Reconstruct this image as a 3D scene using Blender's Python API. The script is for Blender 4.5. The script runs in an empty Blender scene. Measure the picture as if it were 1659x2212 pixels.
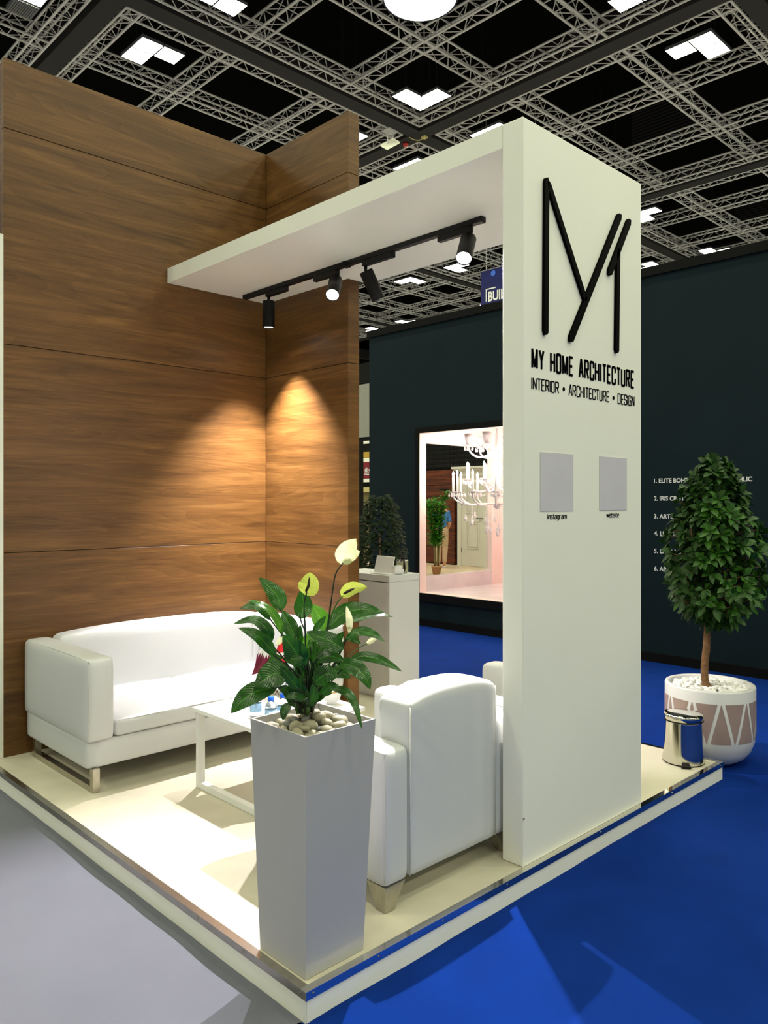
import bpy, bmesh, math, random
from mathutils import Vector, Matrix, noise
random.seed(7)
SC = bpy.context.scene
COL = SC.collection
PI = math.pi

# ------------------------------------------------------------------ camera, world, exposure
CX, CY, CZ = -1.4965, -1.8888, 1.60          # camera position (metres, stand corner is the origin)
YAW = math.radians(45.96)
FPX = 1693.0
FW = Vector((math.cos(YAW), math.sin(YAW), 0)); RT = Vector((math.sin(YAW), -math.cos(YAW), 0))
cam_d = bpy.data.cameras.new('camera'); cam = bpy.data.objects.new('camera', cam_d); COL.objects.link(cam)
cam.location = (CX, CY, CZ); cam.rotation_euler = (PI/2, 0, YAW - PI/2)
cam_d.sensor_fit = 'VERTICAL'; cam_d.sensor_height = 36; cam_d.sensor_width = 36*1659/2212
cam_d.lens = 36*FPX/2212; cam_d.shift_y = -24/2212; cam_d.clip_end = 200; cam_d.clip_start = 0.05
SC.camera = cam
W = bpy.data.worlds.new('hall_air'); SC.world = W; W.use_nodes = True
W.node_tree.nodes['Background'].inputs[0].default_value = (0.96, 1.0, 0.84, 1)
W.node_tree.nodes['Background'].inputs[1].default_value = 0.20
SC.view_settings.view_transform = 'Standard'; SC.view_settings.look = 'None'
SC.view_settings.exposure = 0.75; SC.view_settings.gamma = 1.0; SC.view_settings.use_curve_mapping = False
LED_W = 72.0          # radiance of the hall's LED panels
SPOT_W = 330.0        # each track spot
HALL_COL = (0.99, 1.0, 0.72)
SPOT_COL = (1.0, 0.93, 0.94)
def ray(px, py, depth):                      # a point measured in the photograph at a known distance
    return Vector((CX, CY, CZ)) + FW*depth + RT*((px-829.5)/FPX*depth) + Vector((0, 0, -(py-1082)/FPX*depth))

# ------------------------------------------------------------------ materials
def lin(h):
    h = h.lstrip('#'); o = []
    for i in (0, 2, 4):
        c = int(h[i:i+2], 16)/255; o.append(c/12.92 if c <= .04045 else ((c+.055)/1.055)**2.4)
    return (*o, 1)
class NT:
    def __init__(s, name):
        s.m = bpy.data.materials.new(name); s.m.use_nodes = True; s.t = s.m.node_tree
        s.b = s.t.nodes['Principled BSDF']; s.out = s.t.nodes['Material Output']
    def n(s, typ, **kw):
        x = s.t.nodes.new(typ)
        for k, v in kw.items():
            if k.startswith('i_'):
                key = k[2:].replace('_', ' ')
                x.inputs[int(key) if key.isdigit() else key].default_value = v
            else: setattr(x, k, v)
        return x
    def l(s, a, ao, b, bi): s.t.links.new(a.outputs[ao], b.inputs[bi])
def mat(name, col, rough=.5, metal=0, var=.06, scale=8, bump=0, bscale=60, spec=None, trans=0, ior=None, coat=0, emit=None, est=0):
    k = NT(name); c = lin(col) if isinstance(col, str) else (*col, 1)
    b = k.b; b.inputs['Base Color'].default_value = c; b.inputs['Roughness'].default_value = rough; b.inputs['Metallic'].default_value = metal
    if spec is not None: b.inputs['Specular IOR Level'].default_value = spec
    if trans: b.inputs['Transmission Weight'].default_value = trans
    if ior: b.inputs['IOR'].default_value = ior
    if coat: b.inputs['Coat Weight'].default_value = coat
    if emit: b.inputs['Emission Color'].default_value = (*emit, 1); b.inputs['Emission Strength'].default_value = est
    if var:
        tc = k.n('ShaderNodeTexCoord'); no = k.n('ShaderNodeTexNoise', i_Scale=scale, i_Detail=4.0)
        k.l(tc, 'Object', no, 'Vector')
        r = k.n('ShaderNodeValToRGB')
        r.color_ramp.elements[0].position = .3; r.color_ramp.elements[1].position = .7
        r.color_ramp.elements[0].color = (*[v*(1-var) for v in c[:3]], 1); r.color_ramp.elements[1].color = (*[min(1, v*(1+var)) for v in c[:3]], 1)
        k.l(no, 'Fac', r, 'Fac'); k.l(r, 'Color', b, 'Base Color')
    if bump:
        tc = k.n('ShaderNodeTexCoord'); no = k.n('ShaderNodeTexNoise', i_Scale=float(bscale), i_Detail=3.0); k.l(tc, 'Object', no, 'Vector')
        bp = k.n('ShaderNodeBump', i_Strength=bump, i_Distance=.01); k.l(no, 'Fac', bp, 'Height'); k.l(bp, 'Normal', b, 'Normal')
    return k.m
def wood_mat(name, axis, cols, zs=11, rough=.45, along=.7):
    k = NT(name); tc = k.n('ShaderNodeTexCoord'); oi = k.n('ShaderNodeObjectInfo')
    sc = (along, along, zs) if axis == 'xy' else (zs, zs, along)
    mp = k.n('ShaderNodeMapping', i_Scale=sc); add = k.n('ShaderNodeVectorMath', operation='ADD')
    mul = k.n('ShaderNodeVectorMath', operation='SCALE'); mul.inputs[0].default_value = (7, 7, 13); k.l(oi, 'Random', mul, 'Scale')
    k.l(tc, 'Object', mp, 'Vector'); k.l(mp, 'Vector', add, 0); k.l(mul, 'Vector', add, 1)
    n1 = k.n('ShaderNodeTexNoise', i_Scale=1.4, i_Detail=5.0, i_Roughness=.6, i_Distortion=1.2); k.l(add, 'Vector', n1, 'Vector')
    mp2 = k.n('ShaderNodeMapping', i_Scale=(2.2, 2.2, 7) if axis == 'xy' else (7, 7, 2.2)); k.l(add, 'Vector', mp2, 'Vector')
    n2 = k.n('ShaderNodeTexNoise', i_Scale=2.0, i_Detail=6.0, i_Roughness=.7); k.l(mp2, 'Vector', n2, 'Vector')
    # cathedral rings
    mp3 = k.n('ShaderNodeMapping', i_Scale=(.8, .8, .9) if axis == 'xy' else (.9, .9, .8)); k.l(add, 'Vector', mp3, 'Vector')
    n3 = k.n('ShaderNodeTexNoise', i_Scale=.55, i_Detail=1.0, i_Distortion=.5); k.l(mp3, 'Vector', n3, 'Vector')
    m3 = k.n('ShaderNodeMath', operation='MULTIPLY'); m3.inputs[1].default_value = 26; k.l(n3, 'Fac', m3, 0)
    f3 = k.n('ShaderNodeMath', operation='FRACT'); k.l(m3, 'Value', f3, 0)
    a = k.n('ShaderNodeMath', operation='MULTIPLY_ADD'); a.inputs[1].default_value = .30; k.l(n2, 'Fac', a, 0)
    s1 = k.n('ShaderNodeMath', operation='MULTIPLY'); s1.inputs[1].default_value = .62; k.l(n1, 'Fac', s1, 0); k.l(s1, 'Value', a, 2)
    a2 = k.n('ShaderNodeMath', operation='MULTIPLY_ADD'); a2.inputs[1].default_value = .07; k.l(f3, 'Value', a2, 0); k.l(a, 'Value', a2, 2)
    r = k.n('ShaderNodeValToRGB'); e = r.color_ramp.elements
    e[0].position = .34; e[0].color = lin(cols[0]); e[1].position = .68; e[1].color = lin(cols[2])
    m = e.new(.5); m.color = lin(cols[1])
    k.l(a2, 'Value', r, 'Fac'); k.l(r, 'Color', k.b, 'Base Color')
    k.b.inputs['Roughness'].default_value = rough; k.b.inputs['Specular IOR Level'].default_value = .35
    return k.m
M = {}
M['wood'] = wood_mat('walnut_laminate', 'xy', ('#4a3012', '#63431e', '#7e5a2e'), zs=8)
M['dwood'] = wood_mat('dark_walnut', 'xy', ('#2a0f06', '#5a2812', '#86431f'), zs=9)
M['floorwood'] = wood_mat('pale_floor_boards', 'xy', ('#b59a80', '#cdb59a', '#dcc8b0'), zs=2, along=3)
M['paint'] = mat('white_emulsion', '#f3f3e8', .55, var=.015, scale=3, bump=.02, bscale=90)
M['paint2'] = mat('white_lacquer', '#e8e8e6', .35, var=.01, scale=3)
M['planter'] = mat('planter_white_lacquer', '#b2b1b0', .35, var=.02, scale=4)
M['leather'] = mat('white_leatherette', '#cdcfd0', .38, var=.012, scale=5, bump=.05, bscale=260)
M['piping'] = mat('leatherette_piping', '#d2d2cd', .45, var=0)
M['chrome'] = mat('polished_steel', '#d8d6d0', .08, 1, var=.03, scale=14)
M['brushed'] = mat('brushed_steel', '#b9b4a8', .26, 1, var=.10, scale=30)
M['vinyl'] = mat('cream_vinyl', '#c9c3af', .55, var=.05, scale=7, bump=.05, bscale=120)
M['blue'] = mat('blue_carpet', '#042d80', .95, var=.10, scale=3, bump=.25, bscale=700, spec=.1)
M['grey'] = mat('grey_carpet', '#6a6c77', .95, var=.05, scale=2.5, bump=.2, bscale=700, spec=.15)
M['bouncegrey'] = mat('pale_bounce_floor', '#b4b4b2', .95, var=.05, scale=2, spec=.1)  # unseen hall floor, made pale to bounce light up to the trusses
M['black'] = mat('black_satin', '#070707', .5, var=.05, spec=.2)
M['matte'] = mat('black_matte', '#070707', .8, var=.05, spec=.2)
M['roof'] = mat('black_roof', '#040404', .95, var=0, spec=.05)
M['navy'] = mat('dark_teal_paint', '#15242a', .8, var=.06, scale=2, spec=.15)
M['beam'] = mat('charcoal_beam', '#2c2a2d', .7, var=.06, scale=2, spec=.2)
M['alu'] = mat('aluminium_tube', '#d2ced2', .45, .1, var=.05, scale=5)
M['alud'] = mat('aluminium_lacing', '#b9b5ba', .45, .1, var=.05, scale=5)
M['ink'] = mat('black_acrylic', '#030304', .6, var=0, spec=.03)
M['inkprint'] = mat('black_vinyl_print', '#04040a', .7, var=0, spec=.02)
M['plate'] = mat('grey_print_plate', '#d0ccd6', .5, var=.02)
M['whiteprint'] = mat('white_vinyl_letters', '#f4f4f4', .5, var=0)
M['stone'] = mat('river_stone', '#98937c', .6, var=.22, scale=26, bump=.15, bscale=60)
M['stoned'] = mat('river_stone_grey', '#6f6f6b', .6, var=.15, scale=26, bump=.15, bscale=60)
M['chip'] = mat('white_marble_chip', '#eeede9', .5, var=.06, scale=20)
M['soil'] = mat('dark_soil', '#1b1410', .95, var=.3, scale=60)
M['stem'] = mat('green_stem', '#3f6a22', .45, var=.15, scale=20)
M['dstem'] = mat('dark_green_stem', '#1d2b12', .45, var=.15, scale=20)
M['spadix'] = mat('brown_spadix', '#33270f', .8, var=.25, scale=150, bump=.5, bscale=300)
M['bark'] = mat('tree_bark', '#7a5838', .85, var=.28, scale=40, bump=.5, bscale=60)
M['mauve'] = mat('mauve_glaze', '#a48d86', .45, var=.03)
M['glaze'] = mat('white_glaze', '#dedede', .35, var=.02)
M['clear'] = mat('clear_plastic', '#e8f2fa', .06, var=0, trans=.92, ior=1.33)
M['glass'] = mat('clear_glass', '#ffffff', .03, var=0, trans=1.0, ior=1.45)
M['cap'] = mat('blue_cap', '#1464e6', .4, var=0)
M['label'] = mat('bottle_label', '#9cc3ea', .5, var=.35, scale=60)
M['maroon'] = mat('maroon_flag_cloth', '#6d1230', .8, var=.08)
M['red'] = mat('red_cloth', '#d01218', .7, var=.06)
M['white'] = mat('white_cloth', '#f0eeec', .8, var=.02)
M['terra'] = mat('terracotta', '#a67a58', .8, var=.08)
M['pink'] = mat('pale_pink_plaster', '#f0dad4', .6, var=.03, scale=3)
M['marble'] = mat('veined_marble', '#d9d0d4', .3, var=.14, scale=2.2)
M['crystal'] = mat('cut_crystal', '#fdf6f7', .10, var=.03, scale=40, trans=.12, ior=1.5, coat=.6)
M['doorw'] = mat('ivory_door_paint', '#d6d2c8', .45, var=.02)
M['gold'] = mat('gold_mosaic', '#b59336', .5, var=.35, scale=40)
M['maroonsign'] = mat('maroon_sign', '#7c1028', .5, var=.05)
M['olive'] = mat('olive_panel', '#6b6138', .7, var=.12)
M['cream'] = mat('cream_panel', '#c3b57c', .6, var=.08)
M['greyp'] = mat('grey_panel', '#8a8a84', .7, var=.04)
M['banner'] = mat('navy_banner_cloth', '#0c1464', .7, var=.35, scale=3)
M['skin'] = mat('skin', '#d99a78', .55, var=.04)
M['hair'] = mat('light_brown_hair', '#6b4224', .6, var=.2, scale=60)
M['bluetop'] = mat('blue_patterned_blouse', '#3f78c4', .8, var=.4, scale=14)
M['beige'] = mat('beige_trousers', '#c2a184', .8, var=.05)
M['redbell'] = mat('red_enamel', '#a01414', .4, var=0)
M['liquid'] = mat('pale_liquid', '#e9e6c8', .1, var=0, trans=.7, ior=1.33)
M['bulb'] = mat('lit_candle_bulb', '#ffffff', .4, var=0, emit=(1, .86, .72), est=170)
M['lens'] = mat('lit_spot_lens', '#ffffff', .3, var=0, emit=(1, .97, .93), est=25)
M['added_glow_disc'] = mat('niche_fill_glow', '#ffffff', .4, var=0, emit=(1, .80, .70), est=75)
M['drumlit'] = mat('lit_drum_diffuser', '#ffffff', .4, var=0, emit=(.86, .96, 1), est=6)
M['ledoff'] = mat('unlit_led_louvre', '#55555c', .5, var=.05)
def led_mat():
    k = NT('lit_led_grid'); tc = k.n('ShaderNodeTexCoord'); mp = k.n('ShaderNodeMapping', i_Scale=(24, 24, 24)); k.l(tc, 'Object', mp, 'Vector')
    fr = k.n('ShaderNodeVectorMath', operation='FRACTION'); k.l(mp, 'Vector', fr, 0)
    sb = k.n('ShaderNodeVectorMath', operation='SUBTRACT'); sb.inputs[1].default_value = (.5, .5, .5); k.l(fr, 'Vector', sb, 0)
    sx = k.n('ShaderNodeSeparateXYZ'); k.l(sb, 'Vector', sx, 0); cb = k.n('ShaderNodeCombineXYZ'); k.l(sx, 'X', cb, 'X'); k.l(sx, 'Y', cb, 'Y')
    ln = k.n('ShaderNodeVectorMath', operation='LENGTH'); k.l(cb, 'Vector', ln, 0)
    r = k.n('ShaderNodeValToRGB'); e = r.color_ramp.elements
    e[0].position = .28; e[0].color = (*HALL_COL, 1); e[1].position = .40; e[1].color = (.0030, .0031, .0048, 1)
    k.l(ln, 'Value', r, 'Fac'); k.l(r, 'Color', k.b, 'Emission Color'); k.b.inputs['Emission Strength'].default_value = LED_W
    k.b.inputs['Base Color'].default_value = (.3, .3, .35, 1)
    return k.m
M['led'] = led_mat()
def leaf_mat(name, dark, light, vein, rough=.28, trans=.12, spec=.5, stripe=.10, bump=.35):
    k = NT(name); uv = k.n('ShaderNodeUVMap'); sx = k.n('ShaderNodeSeparateXYZ'); k.l(uv, 'UV', sx, 0)
    ab = k.n('ShaderNodeMath', operation='ABSOLUTE'); su = k.n('ShaderNodeMath', operation='SUBTRACT'); su.inputs[1].default_value = .5; k.l(sx, 'Y', su, 0); k.l(su, 'Value', ab, 0)
    a = k.n('ShaderNodeMath', operation='MULTIPLY_ADD'); a.inputs[1].default_value = -.55; k.l(ab, 'Value', a, 0); k.l(sx, 'X', a, 2)
    m = k.n('ShaderNodeMath', operation='MULTIPLY'); m.inputs[1].default_value = 88; k.l(a, 'Value', m, 0)
    si = k.n('ShaderNodeMath', operation='SINE'); k.l(m, 'Value', si, 0)
    tc = k.n('ShaderNodeTexCoord'); no = k.n('ShaderNodeTexNoise', i_Scale=25.0); k.l(tc, 'Object', no, 'Vector')
    mx = k.n('ShaderNodeMath', operation='MULTIPLY_ADD'); mx.inputs[1].default_value = stripe; k.l(si, 'Value', mx, 0); k.l(no, 'Fac', mx, 2)
    r = k.n('ShaderNodeValToRGB'); e = r.color_ramp.elements
    e[0].position = .3; e[0].color = lin(dark); e[1].position = .8; e[1].color = lin(light); k.l(mx, 'Value', r, 'Fac')
    mid = k.n('ShaderNodeMath', operation='LESS_THAN'); mid.inputs[1].default_value = .022; k.l(ab, 'Value', mid, 0)
    mixn = k.n('ShaderNodeMix', data_type='RGBA'); k.l(mid, 'Value', mixn, 'Factor'); k.l(r, 'Color', mixn, 6); mixn.inputs[7].default_value = lin(vein)
    k.t.links.new(mixn.outputs[2], k.b.inputs['Base Color'])
    bp = k.n('ShaderNodeBump', i_Strength=bump, i_Distance=.004); k.l(si, 'Value', bp, 'Height'); k.l(bp, 'Normal', k.b, 'Normal')
    k.b.inputs['Roughness'].default_value = rough; k.b.inputs['Specular IOR Level'].default_value = spec
    if trans:
        tr = k.n('ShaderNodeBsdfTranslucent'); tr.inputs[0].default_value = lin(light); ms = k.n('ShaderNodeMixShader'); ms.inputs[0].default_value = trans
        k.l(k.b, 'BSDF', ms, 1); k.l(tr, 'BSDF', ms, 2); k.l(ms, 'Shader', k.out, 'Surface')
    return k.m
M['lily'] = leaf_mat('lily_leaf', '#0f3506', '#2a650e', '#4f8a26', .24, .14, .55, .09, .2)
M['lilyl'] = leaf_mat('lily_leaf_young', '#2f6a16', '#5c9a28', '#8cbf50', .3, .25)
M['spathe'] = leaf_mat('cream_spathe', '#b4bd74', '#d9dcb0', '#93ad50', .5, .35)
M['spatheg'] = leaf_mat('green_spathe', '#7f9428', '#adb94e', '#4a641a', .5, .3)
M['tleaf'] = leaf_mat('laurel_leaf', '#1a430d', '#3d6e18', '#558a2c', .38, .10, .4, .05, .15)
M['tleafshade'] = leaf_mat('laurel_leaf_shaded', '#123009', '#2b5512', '#436f22', .45, .06, .3, .05, .15)  # darker copy for leaves further back: crown shade put into the colour
M['fleaf'] = leaf_mat('ficus_leaf', '#0a1405', '#24361a', '#34482a', .6, .04, .12, .05, .1)
M['bleaf'] = leaf_mat('bamboo_leaf', '#266a18', '#5aa82e', '#7cc054', .35, .15)

# ------------------------------------------------------------------ mesh helpers
def wl(o):
    v = Vector((0, 0, 0))
    while o is not None: v += o.location; o = o.parent
    return v
def link(o, parent=None):
    COL.objects.link(o)
    if parent is not None: o.parent = parent
    return o
def put(name, bm, m, parent=None, smooth=False, kind=None, origin=None):
    """one mesh object; coordinates are given in the world, stored relative to the parent's base (or to origin)"""
    me = bpy.data.meshes.new(name)
    off = wl(parent)
    if origin is not None: off = Vector(origin)
    bmesh.ops.translate(bm, vec=-off, verts=bm.verts)
    bm.normal_update(); bm.to_mesh(me); bm.free()
    if smooth:
        for p in me.polygons: p.use_smooth = True
    for x in (m if isinstance(m, (list, tuple)) else [m]): me.materials.append(M[x])
    o = bpy.data.objects.new(name, me); link(o, parent)
    if origin is not None: o.location = off - wl(parent)
    if kind: o['kind'] = kind
    return o
def thing(name, label, cat, loc, group=None, kind=None):
    o = bpy.data.objects.new(name, None); o.empty_display_size = .1; link(o); o.location = loc
    o['label'] = label; o['category'] = cat
    if group: o['group'] = group
    if kind: o['kind'] = kind
    return o
def tag(o, label, cat, group=None):
    o['label'] = label; o['category'] = cat
    if group: o['group'] = group
    return o
def B(): return bmesh.new()
def box(bm, x0, x1, y0, y1, z0, z1, bev=0, seg=2):
    r = bmesh.ops.create_cube(bm, size=1)['verts']
    for v in r:
        v.co = Vector(((x0+x1)/2+v.co.x*(x1-x0), (y0+y1)/2+v.co.y*(y1-y0), (z0+z1)/2+v.co.z*(z1-z0)))
    if bev:
        es = list({e for v in r for e in v.link_edges})
        bmesh.ops.bevel(bm, geom=es, offset=bev, segments=seg, profile=.5, affect='EDGES')
    return bm
def frame_axes(d):
    d = d.normalized(); u = d.cross(Vector((0, 0, 1)))
    if u.length < 1e-4: u = Vector((1, 0, 0))
    u.normalize(); return u, d.cross(u).normalized()
def tube(bm, pts, r, n=8, caps=True):
    pts = [Vector(p) for p in pts]; rs = r if isinstance(r, (list, tuple)) else [r]*len(pts)
    rings = []; u = None
    for i, p in enumerate(pts):
        d = (pts[min(i+1, len(pts)-1)] - pts[max(i-1, 0)])
        if d.length < 1e-9: d = Vector((0, 0, 1))
        d.normalize()
        if u is None: u, w = frame_axes(d)
        else:
            u = (u - d*u.dot(d))
            u = u.normalized() if u.length > 1e-5 else frame_axes(d)[0]
            w = d.cross(u)
        rings.append([bm.verts.new(p + (u*math.cos(2*PI*k/n) + w*math.sin(2*PI*k/n))*rs[i]) for k in range(n)])
    for a, b in zip(rings, rings[1:]):
        for k in range(n): bm.faces.new((a[k], a[(k+1) % n], b[(k+1) % n], b[k]))
    if caps:
        bm.faces.new(rings[0][::-1]); bm.faces.new(rings[-1])
    return bm
def lathe(bm, prof, c, n=32, sx=1, sy=1):
    rings = []
    for (r, z) in prof:
        rings.append([bm.verts.new((c[0]+r*sx*math.cos(2*PI*k/n), c[1]+r*sy*math.sin(2*PI*k/n), c[2]+z)) for k in range(n)] if r > 1e-6 else [bm.verts.new((c[0], c[1], c[2]+z))])
    for a, b in zip(rings, rings[1:]):
        for k in range(n):
            if len(a) == 1 and len(b) == 1: continue
            if len(a) == 1: bm.faces.new((a[0], b[(k+1) % n], b[k]))
            elif len(b) == 1: bm.faces.new((a[k], a[(k+1) % n], b[0]))
            else: bm.faces.new((a[k], a[(k+1) % n], b[(k+1) % n], b[k]))
    bmesh.ops.recalc_face_normals(bm, faces=bm.faces)
    return bm
def revolve(bm, prof, base, d, n=32):
    """profile (radius, distance along d) turned about an axis"""
    d = Vector(d).normalized(); u, w = frame_axes(d); rr = []
    for r, t in prof: rr.append([bm.verts.new(Vector(base)+d*t+(u*math.cos(2*PI*k/n)+w*math.sin(2*PI*k/n))*max(r, .0005)) for k in range(n)])
    for a, b in zip(rr, rr[1:]):
        for k in range(n): bm.faces.new((a[k], a[(k+1) % n], b[(k+1) % n], b[k]))
    bm.faces.new(rr[0][::-1]); bm.faces.new(rr[-1]); bmesh.ops.recalc_face_normals(bm, faces=bm.faces); return bm
def prism(bm, poly, axis, a0, a1):
    """extrude a 2D polygon; axis 'x': poly=(y,z), 'y': poly=(x,z), 'z': poly=(x,y)"""
    def mk(p, a): return (a, p[0], p[1]) if axis == 'x' else (p[0], a, p[1]) if axis == 'y' else (p[0], p[1], a)
    A = [bm.verts.new(mk(p, a0)) for p in poly]; Bv = [bm.verts.new(mk(p, a1)) for p in poly]
    fs = [bm.faces.new(A), bm.faces.new(Bv[::-1])]
    for i in range(len(poly)): fs.append(bm.faces.new((A[i], Bv[i], Bv[(i+1) % len(poly)], A[(i+1) % len(poly)])))
    bmesh.ops.recalc_face_normals(bm, faces=bm.faces)
    return bm
def pillow(bm, x0, x1, y0, y1, z0, z1, crown=.05, bev=.03, n=10, side=.012, hump=None):
    """upholstered block: rounded edges, crowned top"""
    def co(t, a, b, e):                     # sample positions dense near the ends
        return a + (b-a)*t
    ts = [0, .02, .06] + [.06 + .88*i/n for i in range(1, n)] + [.94, .98, 1]
    r = bmesh.ops.create_cube(bm, size=2)['verts']
    es = list({e for v in r for e in v.link_edges})
    bmesh.ops.subdivide_edges(bm, edges=es, cuts=n, use_grid_fill=True)
    hx, hy, hz = (x1-x0)/2, (y1-y0)/2, (z1-z0)/2
    c = Vector(((x0+x1)/2, (y0+y1)/2, (z0+z1)/2))
    for v in bm.verts:
        if not v.is_valid: continue
        p = v.co.copy()
        def warp(t, h):                    # cluster grid towards edges, so rounding is smooth
            return math.copysign(1-(1-abs(t))**1.6, t)
        q = Vector((warp(p.x, hx)*hx, warp(p.y, hy)*hy, warp(p.z, hz)*hz))
        inner = Vector((max(-hx+bev, min(hx-bev, q.x)), max(-hy+bev, min(hy-bev, q.y)), max(-hz+bev, min(hz-bev, q.z))))
        d = q-inner
        if d.length > 1e-9: q = inner + d.normalized()*bev
        u, w, s = q.x/hx, q.y/hy, q.z/hz
        if s > 0: q.z += crown*(1-u*u)*(1-w*w)*s
        q.x += side*math.copysign(1, u)*(1-w*w)*(1-s*s)*abs(u)
        q.y += side*math.copysign(1, w)*(1-u*u)*(1-s*s)*abs(w)
        if hump: q.z += hump(u, w, s)
        v.co = c+q
    return bm
def bez(p, n):
    """smooth curve through control points (Catmull-Rom)"""
    p = [Vector(x) for x in p]
    if len(p) == 2: return [p[0].lerp(p[1], i/n) for i in range(n+1)]
    q = [p[0]*2-p[1]] + p + [p[-1]*2-p[-2]]; out = []
    segs = len(p)-1
    for i in range(n+1):
        t = i/n*segs; k = min(int(t), segs-1); f = t-k; a, b, c, d = q[k:k+4]
        out.append(.5*((2*b)+(c-a)*f+(2*a-5*b+4*c-d)*f*f+(3*b-a-3*c+d)*f**3))
    return out
def leaf(bm, pts, width, up=(0, 0, 1), fold=.25, n=9, m=4, shape=.85, wave=.0, curl=0.0, peak=.45):
    cur = bez(pts, n); up = Vector(up); uvl = bm.loops.layers.uv.verify(); g = []
    seed = random.random()*50
    for i, p in enumerate(cur):
        t = i/n; d = (cur[min(i+1, n)]-cur[max(i-1, 0)]).normalized()
        s = d.cross(up); s = s.normalized() if s.length > 1e-4 else Vector((1, 0, 0)); nn = s.cross(d).normalized()
        tt = t**(math.log(.5)/math.log(peak)); w = width/2*max(0, math.sin(PI*tt))**shape
        if 0 < i < n: w = max(w, width*.02)
        row = []
        for j in range(m+1):
            v = j/m*2-1
            off = s*(v*w) + nn*(abs(v)*w*fold - curl*w*v*v + wave*width*math.sin(seed+t*19+v*2)*abs(v))
            row.append((bm.verts.new(p+off), t, j/m))
        g.append(row)
    for a, b in zip(g, g[1:]):
        for j in range(m):
            q = [a[j], a[j+1], b[j+1], b[j]]
            f = bm.faces.new([x[0] for x in q]); f.smooth = True
            for l, x in zip(f.loops, q): l[uvl].uv = (x[1], x[2])
    return bm
def strokes(bm, polys, w, y0, y1, fx, fz):
    """flat stroke lettering on a plane of constant y; polys in glyph units, fx/fz map to world"""
    for poly in polys:
        P = [Vector((fx(a[0]), 0, fz(a[1]))) for a in poly]
        for a, b in zip(P, P[1:]):
            d = (b-a).normalized(); s = Vector((-d.z, 0, d.x))*w/2; e = d*0
            prism(bm, [((a-e+s).x, (a-e+s).z), ((b+e+s).x, (b+e+s).z), ((b+e-s).x, (b+e-s).z), ((a-e-s).x, (a-e-s).z)], 'y', y0, y1)
        for q in P[1:-1]: revolve(bm, [(w/2, -y1), (w/2, -y0)], (q.x, 0, q.z), (0, -1, 0), 8)
        if len(P) > 2 and (P[0]-P[-1]).length < w: revolve(bm, [(w/2, -y1), (w/2, -y0)], (P[0].x, 0, P[0].z), (0, -1, 0), 8)
    return bm
# ------------------------------------------------------------------ the hall: floors, ceiling, beams
PZ = .10                                     # stand platform height
def carpet(name, xs, ys, m, zf):
    bm = B(); g = [[bm.verts.new((x, y, zf(x, y))) for y in ys] for x in xs]
    for i in range(len(xs)-1):
        for j in range(len(ys)-1): bm.faces.new((g[i][j], g[i+1][j], g[i+1][j+1], g[i][j+1]))
    return put(name, bm, m, None, True, 'structure')
def rip(t, d):                               # carpet lifted in soft ripples along the platform edge
    return .007*math.exp(-(d/.09)**2)*(1+noise.noise((t*3.1, .3, 0))*1.4) if d > .012 else 0
fine = [-i*.02 for i in range(14, 0, -1)]
carpet('floor', [-4, -1.5] + [i*.08-.7 for i in range(60)] + [5.9], [-5, -3, -2, -.6] + fine + [.012], 'blue',
       lambda x, y: (rip(x, -y) if 0 < x < 3.1 else 0))
bm = B(); box(bm, 0, 6.2, .012, 7.5, -.02, 0); put('floor.001', bm, 'blue', None, False, 'structure')
carpet('floor.002', [-6, -5, -2, -.6] + fine + [0.0], [.012] + [.05+i*.08 for i in range(40)] + [4, 7.5], 'grey',
       lambda x, y: (rip(y, -x) if y < 3.1 else 0))
bm = B(); box(bm, -14, 45, -14, 45, -.04, -.021); put('floor.004', bm, 'bouncegrey', None, False, 'structure')
bm = B(); box(bm, -12, 45, -12, 45, 13.6, 13.7); put('ceiling', bm, 'roof', None, False, 'structure')
bm = B(); box(bm, 44.8, 45, -12, 45, 0, 13.6); put('wall_east', bm, 'beam', None, False, 'structure')
bm = B(); box(bm, -12, 44.8, 44.8, 45, 0, 13.6); put('wall_north', bm, 'beam', None, False, 'structure')
S = 1.65; ZT = 1.6+5.4*S                     # underside of the truss grid
PIT = 4.65*S
BX0 = CX+(2.3-CX)*S; BY0 = CY+(6.1-CY)*S
bi = 0
for i in range(-1, 5):
    x = BX0+PIT*i; bm = B(); box(bm, x-.185, x+.185, -12, 44, ZT, ZT+.55); put('ceiling_beam', bm, 'beam', None, False, 'structure')
for j in range(-2, 5):
    y = BY0+PIT*j; bm = B(); box(bm, -12, 44, y-.185, y+.185, ZT+.004, ZT+.545); put('ceiling_beam', bm, 'beam', None, False, 'structure')
# truss: four chords and laced sides, built once along X
TL = (4.46-.15)*S; HWD = .088*S
def chord_mesh():
    bm = B(); tube(bm, [(0, 0, 0), (TL, 0, 0)], .025, 8); me = bpy.data.meshes.new('chord')
    bm.to_mesh(me); bm.free(); [setattr(p, 'use_smooth', True) for p in me.polygons]; me.materials.append(M['alu']); return me
def lacing_mesh():
    bm = B(); n = 20; s = TL/n
    for k in range(n):
        a, b = k*s, (k+1)*s
        for z in (0, 2*HWD):
            tube(bm, [(a+.01, -HWD, z), (a+.01, HWD, z)], .0105, 4, False)
            f = 1 if k % 2 else -1
            tube(bm, [(a+.02, -HWD*f, z), (b-.02, HWD*f, z)], .0105, 4, False)
        for y in (-HWD, HWD):
            z0, z1 = (0, 2*HWD) if k % 2 else (2*HWD, 0)
            tube(bm, [(a, y, z0), (b, y, z1)], .0105, 4, False)
    me = bpy.data.meshes.new('truss'); bm.to_mesh(me); bm.free(); me.materials.append(M['alud']); return me
CM, LM = chord_mesh(), lacing_mesh()
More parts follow.
